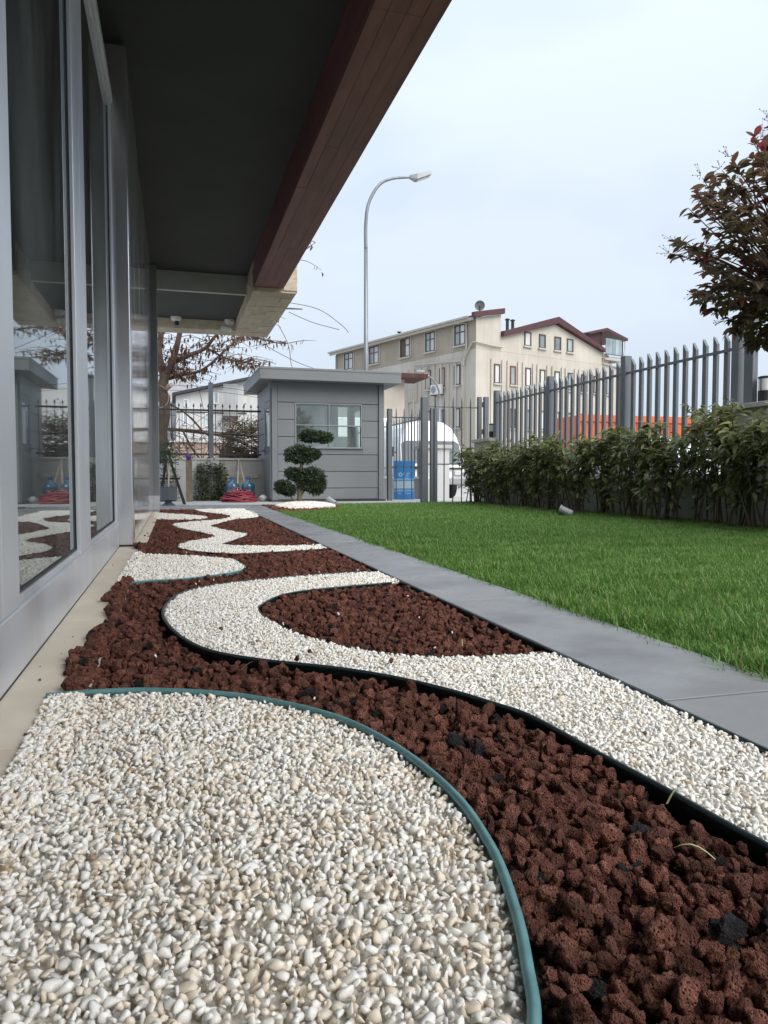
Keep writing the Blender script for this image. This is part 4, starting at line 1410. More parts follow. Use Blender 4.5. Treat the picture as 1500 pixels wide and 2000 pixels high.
# ================================================================== RED-LEAVED TREE AT THE RIGHT EDGE
TX, TY = 4.08, 4.05
pt = thing('photinia_tree', 'clipped round tree with dark red and olive leaves at the right edge', 'tree', (TX, TY, 0))
tr = MB()
tr.tube(smooth_line([(TX + 0.04, TY, -0.03), (TX + 0.02, TY + 0.02, 0.6), (TX - 0.01, TY, 1.2), (TX, TY, 1.55)], 5), list(np.linspace(0.035, 0.024, 16)), 8)
tr.build('trunk', M['bark_dark'], pt, smooth=True)
br = MB()
pos, dirs, lens, tin = [], [], [], []
buds = MB()
PLM = leaf_meshes('photinia_leaf', M['leaf_red'])
for s_ in range(320):
    u = random.uniform(-0.95, 1.0)
    a = random.uniform(0, 6.283)
    # crown: wide in the middle, drawn in below
    rr_ = 0.80 * math.sqrt(max(0.03, 1 - u * u)) * (0.84 + 0.24 * random.random() ** 2)
    if u < -0.55:
        rr_ *= 0.9
    e = np.array([TX + rr_ * math.cos(a), TY + rr_ * math.sin(a), 2.09 + 0.80 * u])
    inner = random.random() < 0.35
    if inner:
        c0 = np.array([TX, TY, 1.95])
        e = c0 + (e - c0) * random.uniform(0.45, 0.85)
    root = np.array([TX + random.gauss(0, 0.05), TY + random.gauss(0, 0.05), 1.45 + 0.25 * max(0, u) + random.uniform(0, 0.2)])
    mid = root + (e - root) * 0.55 + np.array([random.gauss(0, 0.05), random.gauss(0, 0.05), 0.05])
    ln = smooth_line([root, mid, e], 5)
    br.tube(ln, list(np.linspace(0.009, 0.0022, len(ln))), 5, cap=False)
    dv = ln[-1] - ln[-3]
    dv /= np.linalg.norm(dv)
    new = random.random()
    for w in range(random.randint(13, 18)):
        f = random.random() ** 0.6
        p = ln[-1] - dv * 0.24 * (1 - f) + np.random.normal(0, 0.004, 3)
        b_ = random.uniform(0, 6.283)
        sd_ = np.array([math.cos(b_), math.sin(b_), random.uniform(-0.7, 0.45)])
        d = sd_ + dv * random.uniform(0.2, 0.9)
        pos.append(p)
        dirs.append(d)
        lens.append(random.uniform(0.060, 0.100))
        base = 0.42 + (0.42 if new > 0.78 and f > 0.7 else 0) + 0.12 * u
        tin.append(min(1, max(0, random.gauss(base, 0.2))))
    if not inner and random.random() < 0.45:            # flower buds
        tip = ln[-1]
        for w in range(9):
            o_ = np.random.normal(0, 0.02, 3) + dv * random.uniform(0.03, 0.09)
            q = tip + o_
            buds.tube([tip + dv * 0.02, q], [0.0012, 0.001], 3, cap=False)
            buds.lathe([(0.001, -0.004), (0.0048, 0), (0.001, 0.005)], q, 5)
br.build('branches', M['bark_dark'], pt, smooth=True)
tag(buds.build('flower_buds', mat('photinia_bud', (0.13, 0.05, 0.06), 0.6), pt), kind='stuff')
pos, dirs, lens, tin = np.array(pos), np.array(dirs), np.array(lens), np.array(tin)
vis = in_frame(pos[:, 0], pos[:, 1], pos[:, 2], 0.99)
sc = vis * lens / np.linalg.norm(pos - np.array([0, 0, EYE]), axis=1)
single = np.zeros(len(pos), bool)
single[np.argsort(-sc)[:280]] = True
leaf_objects(pt, MW[pt.name].inverted(), PLM, pos[single], dirs[single], lens[single], tin[single])
fo = MB()
leaf_batch(fo, pos[~single], dirs[~single], lens[~single], tin[~single], geo=leaf_geo(1.0, 0.44, 0.18, 0.25, 4))
tag(fo.build('foliage', M['leaf_red'], pt, smooth=True), kind='stuff')

# ================================================================== CLOUD-PRUNED TOPIARY
tp = thing('topiary_tree', 'cloud pruned dark green topiary with tiers of foliage in a white pebble ring', 'topiary tree', (2.08, 12.1, 0.02))
K = 12.1 / 12.7                                          # its true distance


def tk(x, z):                                            # figures were taken on a plane 12.7 m off
    return (x * K, 12.1, EYE + (z - EYE) * K)


st = MB()
st.tube(smooth_line([tk(2.09, 0.02), tk(2.09, 0.30), tk(2.10, 0.54), tk(2.13, 0.72), tk(2.12, 0.95), tk(2.17, 1.05)], 5), list(np.linspace(0.042, 0.020, 26)), 8)
st.tube(smooth_line([tk(2.07, 0.05), tk(2.14, 0.20), tk(2.24, 0.34)], 5), list(np.linspace(0.028, 0.014, 11)), 6)
st.tube(smooth_line([tk(2.06, 0.03), tk(1.96, 0.12), tk(1.80, 0.26)], 5), list(np.linspace(0.018, 0.01, 11)), 6)
st.tube(smooth_line([tk(2.11, 0.45), tk(2.04, 0.52)], 5), list(np.linspace(0.016, 0.01, 6)), 6)
st.build('trunk', M['topiary_bark'], tp, smooth=True)
clumps = [[(2.33, 1.19, 0.20, 0.075), (2.52, 1.17, 0.15, 0.07), (2.21, 1.20, 0.11, 0.08)],
          [(2.05, 0.875, 0.20, 0.115), (2.20, 0.87, 0.17, 0.11), (2.35, 0.88, 0.10, 0.065)],
          [(1.98, 0.545, 0.13, 0.085), (2.06, 0.50, 0.10, 0.08)],
          [(2.30, 0.45, 0.20, 0.17), (2.38, 0.36, 0.15, 0.14), (2.17, 0.43, 0.13, 0.14), (2.44, 0.30, 0.08, 0.08)],
          [(1.80, 0.31, 0.13, 0.09), (1.90, 0.26, 0.12, 0.08), (1.74, 0.35, 0.07, 0.05)]]
TG = leaf_geo(1.0, 0.42, 0.1, 0.2, 2)
for cl in clumps:
    fo = MB()
    for (cx, cz, rx, rz_) in cl:
        c = np.array(tk(cx, cz))
        for i in range(int(4200 * rx * rz_ / 0.02)):
            v = np.random.normal(0, 1, 3)
            v /= np.linalg.norm(v)
            rad = random.uniform(0.45, 1.06) * (1 + 0.34 * noise.noise(Vector(v * 2.6) + Vector((cx * 9, cz * 7, 0))) + random.gauss(0, 0.05))
            p = c + v * np.array([rx * K * 1.04, rx * K * 0.9, rz_ * K * 1.22]) * rad
            d = v + np.random.normal(0, 0.6, 3)
            Rm = frame_from(d, random.uniform(-1.5, 1.5))
            l = random.uniform(0.024, 0.044)
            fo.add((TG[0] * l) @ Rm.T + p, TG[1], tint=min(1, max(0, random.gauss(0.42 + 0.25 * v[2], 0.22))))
    tag(fo.build('foliage', M['leaf_top'], tp), kind='stuff')

# ================================================================== BACK WALL AND YARD CORNER
bw = thing('back_wall', 'low grey rendered wall with capping at the far left of the yard', 'wall', (0.6, 15.7, 0))
MB().box(-3.0, 15.66, -0.14, 2.0, 15.86, 0.835).build('wall_body', M['wall'], bw)
for i in range(5):
    MB().box(-3.0 + i + 0.003, 15.62, 0.836, -2.0 + i - 0.003, 15.90, 0.875).build('coping_slab', M['coping'], bw)
for x0, x1 in ((-3.0, 0.90), (0.945, 0.965)):
    MB().box(x0, 15.635, -0.01, x1, 15.659, 0.834).build('render_panel', M['wall_white'] if x1 < 0.93 else M['coping'], bw)
MB().box(0.97, 15.64, 0.46, 1.70, 15.659, 0.545).build('timber_rail', M['wood_pale'], bw)
bf = thing('spear_fence', 'dark iron fence with spear tips on the low back wall', 'fence', (0.6, 15.75, 0.87))
proto = None
for i in range(34):
    x = 1.72 - i * 0.146
    if proto is None:
        mb = MB().tube([(x, 15.76, 0.87), (x, 15.76, 1.94)], 0.008, 6)
        mb.lathe([(0.003, 1.92), (0.02, 1.945), (0.016, 1.965), (0.001, 2.01)], (x, 15.76, 0.0), 6)
        proto = mb.build('bar', M['iron'], bf)
        bx0 = x
    else:
        c = proto.copy()
        S.collection.objects.link(c)
        c.location = (x - bx0, 0, random.uniform(-0.01, 0.01))
for z in (1.86, 0.95):
    MB().box(-3.2, 15.745, z - 0.02, 1.78, 15.7515, z + 0.02).build('rail', M['iron'], bf)
for x in (0.75, -1.2):
    MB().box(x - 0.045, 15.70, 0.87, x + 0.045, 15.79, 2.43).build('post', M['fence'], bf)
for z in (2.25, 2.35):                                    # strands of wire above
    MB().tube(smooth_line([(-3.2, 15.75, z), (-1.2, 15.75, z - 0.02), (0.75, 15.75, z), (1.75, 15.75, z - 0.10)], 5), 0.004, 4).build('wire', M['iron'], bf)

# climbers on the wall
def climber(xc, w, h, n, lab, y=15.50):
    t = thing('wall_climber', lab, 'climbing plant', (xc, y, 0))
    stm = MB()
    P_, D_, L_, T_ = [], [], [], []
    for i in range(9):
        x = xc + (i / 8 - 0.5) * w + random.gauss(0, 0.02)
        ln = smooth_line([(x, y, 0), (x + random.gauss(0, 0.03), y + 0.03, h * 0.4), (x + random.gauss(0, 0.05), y + 0.06, h * random.uniform(0.75, 1.05))], 5)
        stm.tube(ln, 0.005, 4)
        for q in range(int(n / 9)):
            f = random.random() ** 1.15
            p = ln[int(f * (len(ln) - 1))] + np.random.normal(0, 1, 3) * np.array([0.05, 0.05, 0.03])
            a = random.uniform(0, 6.283)
            P_.append(p)
            D_.append((math.cos(a), math.sin(a) - 0.3, random.uniform(-0.6, 0.3)))
            L_.append(random.uniform(0.045, 0.085))
            T_.append(min(1, max(0, random.gauss(0.45, 0.25))))
    stm.build('stems', M['twig'], t)
    fo_ = MB()
    leaf_batch(fo_, P_, D_, L_, T_, geo=leaf_geo(1.0, 0.5, 0.2, 0.2, 2))
    tag(fo_.build('foliage', M['leaf_wall'], t), kind='stuff')


climber(0.72, 0.56, 0.92, 1700, 'leafy green climber on wires against the low back wall, left of the red hose')
climber(-0.16, 0.40, 1.0, 700, 'leafy shrub in the wall corner behind the black stand', y=15.35)
tp2 = thing('timber_post', 'short brown timber post standing among the climbers by the back wall', 'post', (0.28, 15.1, 0))
MB().box(0.225, 15.05, 0.0, 0.345, 15.15, 0.80).build('shaft', M['wood'], tp2)
MB().box(0.220, 15.045, 0.801, 0.350, 15.155, 0.815).build('cap', M['wood'], tp2)
cu = thing('purple_cup', 'purple plastic watering jug standing on top of the timber post', 'jug', (0.28, 15.1, 0.816))
MB().lathe([(0.038, 0.0), (0.052, 0.06), (0.045, 0.10), (0.03, 0.115), (0.028, 0.13)], (0.28, 15.1, 0.816), 14).build('body', M['purple'], cu)
MB().tube(smooth_line([(0.325, 15.1, 0.91), (0.365, 15.1, 0.89), (0.36, 15.1, 0.85), (0.33, 15.1, 0.84)], 4), 0.007, 6).build('handle', M['purple'], cu)

# pot on a pedestal with a young standard tree
ppt = thing('potted_tree', 'young standard tree in a round grey planter on a pedestal foot', 'potted plant', (-0.10, 13.05, 0.0))
PXC, PYC = -0.098, 13.05
MB().lathe([(0.115, 0.0), (0.115, 0.012), (0.055, 0.055), (0.06, 0.075), (0.125, 0.095), (0.142, 0.10), (0.148, 0.31), (0.152, 0.325), (0.138, 0.325), (0.135, 0.30)], (PXC, PYC, 0.0), 28).build('planter', M['pot'], ppt, smooth=False)
MB().lathe([(0.134, 0.285), (0.10, 0.296), (0.01, 0.30)], (PXC, PYC, 0), 20).build('soil', M['soil'], ppt)
MB().tube(smooth_line([(PXC, PYC, 0.29), (PXC + 0.012, PYC, 0.55), (PXC, PYC, 0.85)], 5), [0.013] * 11, 7).build('trunk', M['wood_pale'], ppt, smooth=True)
P_, D_, L_, T_ = [], [], [], []
for i in range(420):
    v = np.random.normal(0, 1, 3)
    v /= np.linalg.norm(v)
    p = np.array([PXC, PYC, 0.90]) + v * np.array([0.17, 0.17, 0.20]) * random.uniform(0.5, 1.1)
    P_.append(p); D_.append(v + np.random.normal(0, 0.7, 3)); L_.append(random.uniform(0.035, 0.06)); T_.append(min(1, max(0, random.gauss(0.3, 0.2))))
fo = MB()
leaf_batch(fo, P_, D_, L_, T_, geo=leaf_geo(1.0, 0.5, 0.2, 0.2, 2))
tag(fo.build('foliage', M['leaf_wall'], ppt), kind='stuff')

# black folding stand
bs = thing('folding_stand', 'black A frame folding stand with slanted leg beside the grey planter', 'folding stand', (0.0, 13.75, 0))
MB().prism([(-0.115, 0.90), (-0.08, 0.90), (0.20, 0.0), (0.145, 0.0)], 'y', 13.55, 13.60).build('leg', M['black'], bs)
MB().prism([(-0.115, 0.90), (-0.08, 0.90), (0.20, 0.0), (0.145, 0.0)], 'y', 14.00, 14.05).build('leg', M['black'], bs)
MB().prism([(-0.29, 0.0), (-0.25, 0.0), (-0.085, 0.90), (-0.12, 0.90)], 'y', 13.55, 13.60).build('leg', M['black'], bs)
MB().prism([(-0.29, 0.0), (-0.25, 0.0), (-0.085, 0.90), (-0.12, 0.90)], 'y', 14.00, 14.05).build('leg', M['black'], bs)
MB().box(-0.28, 13.54, 0.44, 0.10, 14.06, 0.475).build('shelf', M['black'], bs)
MB().box(-0.27, 13.60, 0.73, -0.05, 14.0, 0.96).build('top_box', M['black'], bs, bevel=0.01)

# carboys, sticks, hose, sack
def carboy(x, y, lab):
    t = thing('water_carboy', lab, 'water carboy', (x, y, 0), group='blue water carboys by the back wall')
    MB().lathe([(0.115, 0), (0.135, 0.012), (0.135, 0.10), (0.128, 0.115), (0.135, 0.13), (0.135, 0.22), (0.128, 0.235), (0.135, 0.25), (0.135, 0.30), (0.115, 0.35), (0.045, 0.395), (0.035, 0.41), (0.035, 0.44)], (x, y, 0), 22).build('bottle', M['carboy'], t, smooth=True)
    MB().lathe([(0.037, 0.441), (0.040, 0.445), (0.040, 0.485), (0.03, 0.49)], (x, y, 0), 16).build('cap', M['blue_print'], t)


carboy(1.135, 15.2, 'blue water carboy behind the red hose, nearer the climber')
carboy(1.445, 15.15, 'blue water carboy between the red hose and the guard booth')
for pts, lab in (([(1.20, 14.95, 0.05), (1.30, 15.60, 0.84)], 'pale wooden broom handle leaning on the back wall, the upright one'),
                 ([(1.43, 14.98, 0.05), (1.315, 15.60, 0.80)], 'pale wooden broom handle leaning on the back wall, the one tilted to the booth')):
    o = MB().tube([pts[0], tuple((a + b) / 2 for a, b in zip(*pts)), pts[1]], 0.016, 8).build('broom_handle', M['wood_pale'], smooth=True)
    tag(o, lab, 'broom handle', 'broom handles leaning on the back wall')
hb = MB()
for i in range(34):
    f = i / 33
    rx, ry = 0.31 * math.sqrt(1 - 0.93 * f * f) * random.uniform(0.88, 1.1), 0.27 * math.sqrt(1 - 0.93 * f * f)
    cx, cy = 1.22 + random.gauss(0, 0.03), 14.62 + random.gauss(0, 0.03)
    ph = random.uniform(0, 6.28)
    tl, td = random.gauss(0, 0.05), random.uniform(0, 6.28)
    ring = [(cx + rx * math.cos(ph + a), cy + ry * math.sin(ph + a), max(0.013, 0.015 + 0.165 * f + tl * math.cos(a + td) + 0.01 * math.sin(5 * a))) for a in np.linspace(0, 5.9, 26)]
    hb.tube(ring, 0.0125, 6)
hz = tag(hb.build('garden_hose', M['hose'], smooth=True), 'heap of coiled red garden hose on the paving by the back wall', 'hose')
bg = bmesh.new()
bmesh.ops.create_icosphere(bg, subdivisions=3, radius=1.0)
for v in bg.verts:
    q = 1 + 0.25 * noise.noise(v.co * 2.3) + 0.12 * noise.noise(v.co * 6)
    v.co = Vector((v.co.x * 0.085 * q, v.co.y * 0.10 * q, max(-0.06, v.co.z * 0.065 * q)))
me = bpy.data.meshes.new('white_sack')
bg.to_mesh(me)
bg.free()
me.shade_smooth()
me.materials.append(M['bag'])
o = link('white_sack', me)
o.location = (1.70, 14.80, 0.062)
tag(o, 'crumpled white sack on the paving against the guard booth side', 'sack')

# ================================================================== BARE TREE BEHIND THE BACK WALL
wt = thing('bare_tree', 'leaning winter tree with sawn limb and hanging brown leaves behind the back wall', 'tree', (-0.28, 16.3, 0))
TYD = 16.3
trk = MB()
trk.tube(smooth_line([(-0.36, TYD, -0.1), (-0.24, TYD, 0.8), (-0.25, TYD, 1.35), (-0.17, TYD, 2.0), (-0.21, TYD, 2.3), (-0.16, TYD, 2.62)], 6), list(np.linspace(0.155, 0.11, 31) + 0.012 * np.sin(np.arange(31) * 1.3)), 10)
trk.build('trunk', M['bark'], wt, smooth=True)
brs = MB()


def limb(pts, r0, r1, k=7):
    ln = smooth_line(pts, 6)
    brs.tube(ln, list(np.linspace(r0, r1, len(ln))), k)
    return ln


limbs = [limb([(-0.17, TYD, 2.55), (-0.27, TYD + 0.1, 3.1), (-0.22, TYD + 0.1, 3.6), (-0.30, TYD + 0.2, 4.4)], 0.085, 0.04),
         limb([(-0.16, TYD, 2.55), (0.02, TYD - 0.1, 2.95), (0.16, TYD - 0.2, 3.5), (0.35, TYD - 0.3, 4.3)], 0.085, 0.035),
         limb([(0.00, TYD, 2.90), (0.35, TYD - 0.3, 3.02), (0.67, TYD - 0.4, 3.17), (1.0, TYD - 0.6, 3.50), (1.9, TYD - 0.9, 3.9), (2.6, TYD - 1.0, 3.95)], 0.055, 0.012),
         limb([(-0.10, TYD, 2.55), (0.25, TYD + 0.2, 2.68), (0.66, TYD + 0.2, 2.82), (1.31, TYD + 0.2, 3.42), (1.75, TYD + 0.2, 3.7)], 0.042, 0.012),
         limb([(0.67, TYD - 0.4, 3.17), (1.1, TYD - 0.2, 3.0), (1.5, TYD - 0.2, 2.92), (1.95, TYD - 0.2, 2.84)], 0.022, 0.006),
         limb([(0.35, TYD - 0.3, 4.2), (1.0, TYD - 0.8, 4.3), (1.8, TYD - 1.1, 4.5), (2.8, TYD - 1.4, 5.2)], 0.03, 0.006),
         limb([(1.0, TYD - 0.6, 3.5), (1.6, TYD - 0.4, 3.45), (2.2, TYD - 0.3, 3.35), (2.5, TYD - 0.2, 3.4)], 0.02, 0.006)]
P_, D_, L_, T_ = [], [], [], []
for li, ln in enumerate(limbs):
    for q in range(52):
        i = random.randint(2, len(ln) - 1)
        p = ln[i]
        if p[0] > 1.9 and random.random() < 0.7:
            continue
        a = random.uniform(0, 6.283)
        l = random.uniform(0.2, 0.75)
        e = p + np.array([math.cos(a) * l, math.sin(a) * l * 0.6, random.uniform(-0.35, 0.35) * l - 0.06])
        m_ = (p + e) / 2 + np.array([0, 0, random.uniform(0, 0.08)])
        ln2 = smooth_line([p, m_, e], 4)
        brs.tube(ln2, list(np.linspace(0.009, 0.003, len(ln2))), 4, cap=False)
        for w in range(random.choice([0, 2, 3, 5, 8])):
            c = ln2[random.randint(2, len(ln2) - 1)] + np.random.normal(0, 0.03, 3)
            P_.append(c)
            D_.append((random.gauss(0, 0.35), random.gauss(0, 0.35), -1))
            L_.append(random.uniform(0.06, 0.14))
            T_.append(random.random())
# long fine twigs reaching right
for pts in ([(2.2, 15.2, 4.05), (2.9, 15.2, 3.95), (3.4, 15.2, 3.65), (3.55, 15.2, 3.5)], [(2.3, 15.2, 3.85), (2.75, 15.2, 3.68), (3.1, 15.2, 3.60), (3.35, 15.2, 3.55)],
            [(2.1, 15.3, 3.6), (2.3, 15.3, 3.2), (2.36, 15.3, 2.8), (2.42, 15.3, 2.72)], [(1.7, 15.5, 3.6), (1.85, 15.5, 3.3), (1.95, 15.5, 3.1)], [(0.2, 16.2, 2.7), (0.5, 16.2, 2.4), (0.62, 16.2, 1.9)]):
    brs.tube(smooth_line(pts, 5), 0.0065, 4, cap=False)
brs.build('branches', M['bark_dark'], wt, smooth=True)
MB().tube([(-0.10, TYD - 0.10, 2.36), (-0.03, TYD - 0.2, 2.40)], [0.055, 0.05], 12).build('sawn_limb', M['wood_pale'], wt)
MB().tube(smooth_line([(-0.32 + 0.24 * math.cos(a), TYD - 0.19 - 0.02 * math.sin(a), 2.15 + 0.24 * math.sin(a)) for a in np.linspace(0, 6.28, 14)], 3), 0.006, 5).build('wire_loop', M['wood_pale'], wt)
fo = MB()
leaf_batch(fo, P_, D_, L_, T_, geo=leaf_geo(1.0, 0.45, 0.3, 0.5, 2))
tag(fo.build('dry_leaves', M['leaf_dry'], wt), kind='stuff')

# brushwood heap and fallen poles behind the fence
bp = thing('brush_heap', 'dome of tangled dry vines and brushwood behind the spear fence', 'brush heap', (1.65, 18.0, 0))
mb = MB()
for i in range(420):
    a, u = random.uniform(0, 6.283), random.uniform(0.05, 1)
    c = np.array([1.72 + 0.62 * math.cos(a) * math.sqrt(1 - u * u * 0.8), 18 + 0.6 * math.sin(a) * math.sqrt(1 - u * u * 0.8), 0.55 + 1.15 * u])
    d = np.array([-math.sin(a), math.cos(a), random.gauss(-0.1, 0.35)]) * random.uniform(0.15, 0.5)
    mb.tube(smooth_line([c - d, c + np.random.normal(0, 0.05, 3), c + d], 3), 0.008, 3, cap=False)
for i in range(60):
    x = random.uniform(1.15, 2.3)
    mb.tube(smooth_line([(x, 18 + random.gauss(0, 0.3), 0), (x + random.gauss(0, 0.1), 17.9, 0.6), (x + random.gauss(0, 0.25), 17.8, 1.2)], 3), 0.012, 4, cap=False)
mb.build('vines', M['straw'], bp)
P_ = [(1.72 + random.gauss(0, 0.34), 18 + random.gauss(0, 0.35), 1.72 + random.gauss(0, 0.12)) for _ in range(650)]
fo = MB()
leaf_batch(fo, P_, [np.random.normal(0, 1, 3) for _ in P_], [random.uniform(0.04, 0.09) for _ in P_], [random.random() for _ in P_], geo=leaf_geo(1.0, 0.4, 0.2, 0.2, 2))
tag(fo.build('foliage', M['leaf_brush'], bp), kind='stuff')
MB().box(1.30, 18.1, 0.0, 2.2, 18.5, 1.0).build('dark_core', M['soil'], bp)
for i in range(6):
    y = 17.0 + 0.05 * i
    o = MB().tube(smooth_line([(-0.5 + random.uniform(-0.3, 0.3), y, 1.58 + random.gauss(0, 0.04)), (0.5, y, 1.50 + random.gauss(0, 0.03)), (1.3 + random.uniform(0, 0.7), y + 0.2, 1.38 + random.gauss(0, 0.04))], 4), 0.016, 6).build('dry_pole', M['twig'], smooth=True)
    tag(o, '%s dry brown pole from the spear fence, in the bundle tied across behind it' % ORD[i], 'pole', 'dry poles tied across behind the fence')
o = MB()
for i in range(60):
    x = random.uniform(-0.4, 1.3)
    z = random.uniform(0.7, 1.5)
    o.tube(smooth_line([(x, 16.9, z), (x + random.gauss(0, 0.25), 16.9, z + random.uniform(-0.3, 0.5)), (x + random.gauss(0, 0.4), 16.9, z + random.uniform(-0.4, 0.8))], 4), 0.006, 3, cap=False)
o.tube(smooth_line([(-0.1, 16.9, 2.1), (0.3, 16.9, 1.85), (0.62, 16.9, 1.5)], 4), 0.022, 6)
o.tube(smooth_line([(0.2, 16.9, 1.5), (0.4, 16.9, 1.1), (0.66, 16.9, 0.75)], 4), 0.024, 6)
tag(o.build('dead_vines', M['twig']), 'thicket of thin dead vines behind the spear fence', 'dead vines', kind='stuff')

# ================================================================== STREET LAMPS
sl = thing('street_lamp', 'tall galvanised street lamp with curved arm rising behind the guard booth', 'street lamp', (6.2, 24, 0))
MB().tube([(6.2, 24, -0.14), (6.2, 24, 4), (6.2, 24, 8.0)], [0.085, 0.075, 0.062], 14).build('pole', M['galv'], sl, smooth=True)
MB().tube(smooth_line([(6.2, 24, 8.0), (6.2, 24, 8.8), (6.30, 24, 9.5), (6.65, 24, 10.12), (7.1, 24, 10.38), (7.75, 24, 10.50)], 8), list(np.linspace(0.062, 0.042, 41)), 12).build('arm', M['galv'], sl, smooth=True)
hd = MB().add([(7.72, 23.95, 10.44), (7.72, 24.05, 10.44), (7.72, 24.05, 10.56), (7.72, 23.95, 10.56),
               (7.95, 23.84, 10.40), (7.95, 24.16, 10.40), (7.95, 24.13, 10.61), (7.95, 23.87, 10.61),
               (8.45, 23.85, 10.62), (8.45, 24.15, 10.62), (8.45, 24.10, 10.75), (8.45, 23.90, 10.75)],
              [(0, 3, 2, 1), (0, 1, 5, 4), (1, 2, 6, 5), (2, 3, 7, 6), (3, 0, 4, 7), (4, 5, 9, 8), (5, 6, 10, 9), (6, 7, 11, 10), (7, 4, 8, 11), (8, 9, 10, 11)])
hd.build('lamp_head', M['lamp_grey'], sl, bevel=0.02)
MB().add([(7.97, 23.87, 10.392), (7.97, 24.13, 10.392), (8.43, 24.13, 10.595), (8.43, 23.87, 10.595)], [(0, 3, 2, 1)]).build('lens', M['lens'], sl)
s2 = thing('street_lamp', 'small distant street lamp arching in front of the cream building', 'street lamp', (12.84, 35, 0))
MB().tube([(12.84, 35, -0.14), (12.84, 35, 4.4)], [0.07, 0.055], 10).build('pole', M['galv'], s2, smooth=True)
MB().tube(smooth_line([(12.84, 35, 4.4), (12.80, 35, 4.8), (12.55, 35, 5.25), (12.2, 35, 5.52), (12.0, 35, 5.62)], 6), 0.045, 8).build('arm', M['galv'], s2, smooth=True)
MB().box(11.60, 34.9, 5.62, 12.05, 35.1, 5.74).build('lamp_head', M['lamp_grey'], s2, bevel=0.03)

# ================================================================== CREAM APARTMENT BUILDING
AL = math.atan2(0.942, -0.335)                           # its long left side runs this way from the near corner
ab = thing('apartment_building', 'cream stuccoed three storey building with maroon roof edges beyond the street', 'building', (17.915, 42.368, 0), AL - R(90))
# local frame: +y along the left side (away), +x along the right (gable) side
def apart(name, mb, m, parent=None, **k):
    return mb.build(name, m, parent or ab, local=True, **k)


LENL, LENR = 16.3, 13.75
# left wall faces -x, right wall faces -y
apart('wall', MB().box(0, 0, -0.2, LENR, LENL, 8.35), M['cream'])
apart('attic_wall', MB().box(0.001, 0.001, 8.36, 2.10, LENL, 10.28), M['cream_top'])
apart('gable_wall', MB().prism([(2.10, 8.36), (LENR - 1.0, 8.36), (LENR - 1.0, 9.1), (11.9, 9.25), (7.13, 10.62), (2.10, 9.26)], 'y', 0.002, LENL - 0.02), M['cream'])
# scalloped eaves board and gutter on the left side
sc = MB()
n = 90
ev = LENL + 0.5
for i in range(n):
    y0, y1 = -0.1 + ev * i / n, -0.1 + ev * (i + 1) / n
    sc.prism([(y0 + 0.004, 10.02 + 0.03), (y0 + (y1 - y0) * 0.5, 10.02 - 0.03), (y1 - 0.004, 10.02 + 0.03), (y1 - 0.004, 10.20), (y0 + 0.004, 10.20)], 'x', -0.36, -0.33)
apart('scalloped_eaves', sc, M['cream_trim'])
rf = apart('roof', MB().prism([(-0.34, 10.21), (-0.34, 10.30), (2.2, 10.98), (2.2, 10.86)], 'y', 0.0, LENL + 0.55), M['maroon'])
apart('gutter', MB().box(-0.44, 0.35, 10.21, -0.345, LENL + 0.55, 10.33), M['gutter'], rf)
apart('fascia', MB().prism([(-0.40, 10.16), (2.16, 10.66), (2.16, 11.0), (-0.40, 10.46)], 'y', -0.30, -0.02), M['maroon'], rf)
apart('attic_front', MB().prism([(0.0, 8.36), (2.09, 8.36), (2.09, 10.64), (0.0, 10.22)], 'y', -0.004, 0.0005), M['cream'])
rg = apart('gable_roof', MB().prism([(2.11, 9.27), (7.13, 10.64), (11.95, 9.26), (11.95, 9.44), (7.13, 10.98), (2.11, 9.60)], 'y', -0.02, LENL), M['maroon'])
apart('barge_board', MB().prism([(2.09, 9.24), (7.13, 10.66), (12.0, 9.22), (12.0, 9.46), (7.13, 11.08), (2.09, 9.58)], 'y', -0.32, -0.03), M['maroon'], rg)
for x in (4.85, 5.35):
    apart('chimney', MB().lathe([(0.11, 10.0), (0.11, 10.95)], (x, 2.2, 0), 10).lathe([(0.17, 11.0), (0.17, 11.06), (0.05, 11.12)], (x, 2.2, 0), 10), M['iron'], rg)
apart('vent', MB().lathe([(0.06, 10.3), (0.06, 10.62), (0.16, 10.63), (0.16, 10.68)], (0.3, 8.3, 0), 8), M['iron'], rf)
# glazed balcony box at the right end
bx = apart('balcony', MB().prism([(10.2, 9.6), (12.1, 9.25), (12.1, 10.72), (10.2, 10.25)], 'y', 0.1, 3.0), M['maroon'])
apart('balcony_roof', MB().prism([(10.2, 10.26), (12.1, 10.73), (14.45, 10.25), (14.45, 10.42), (12.1, 10.92), (10.2, 10.40)], 'y', -0.35, 3.0), M['maroon'], bx)
apart('balcony_floor', MB().box(12.05, -0.25, 8.72, 14.1, 3.0, 8.84), M['cream_trim'], bx)
for i in range(5):
    apart('glazing', MB().box(12.15 + i * 0.37, -0.20, 9.15, 12.50 + i * 0.37, -0.17, 10.24), M['glass_far'], bx)
apart('railing', MB().box(12.1, -0.24, 9.10, 14.05, -0.20, 9.14).box(12.1, -0.24, 8.92, 14.05, -0.20, 8.95).box(13.97, -0.24, 8.84, 14.03, -0.18, 10.24), M['iron'], bx)
apart('balcony_post', MB().tube([(14.28, -0.2, 10.2), (14.3, -0.2, 9.7), (14.1, -0.2, 8.9)], 0.03, 6), M['gutter'], bx)


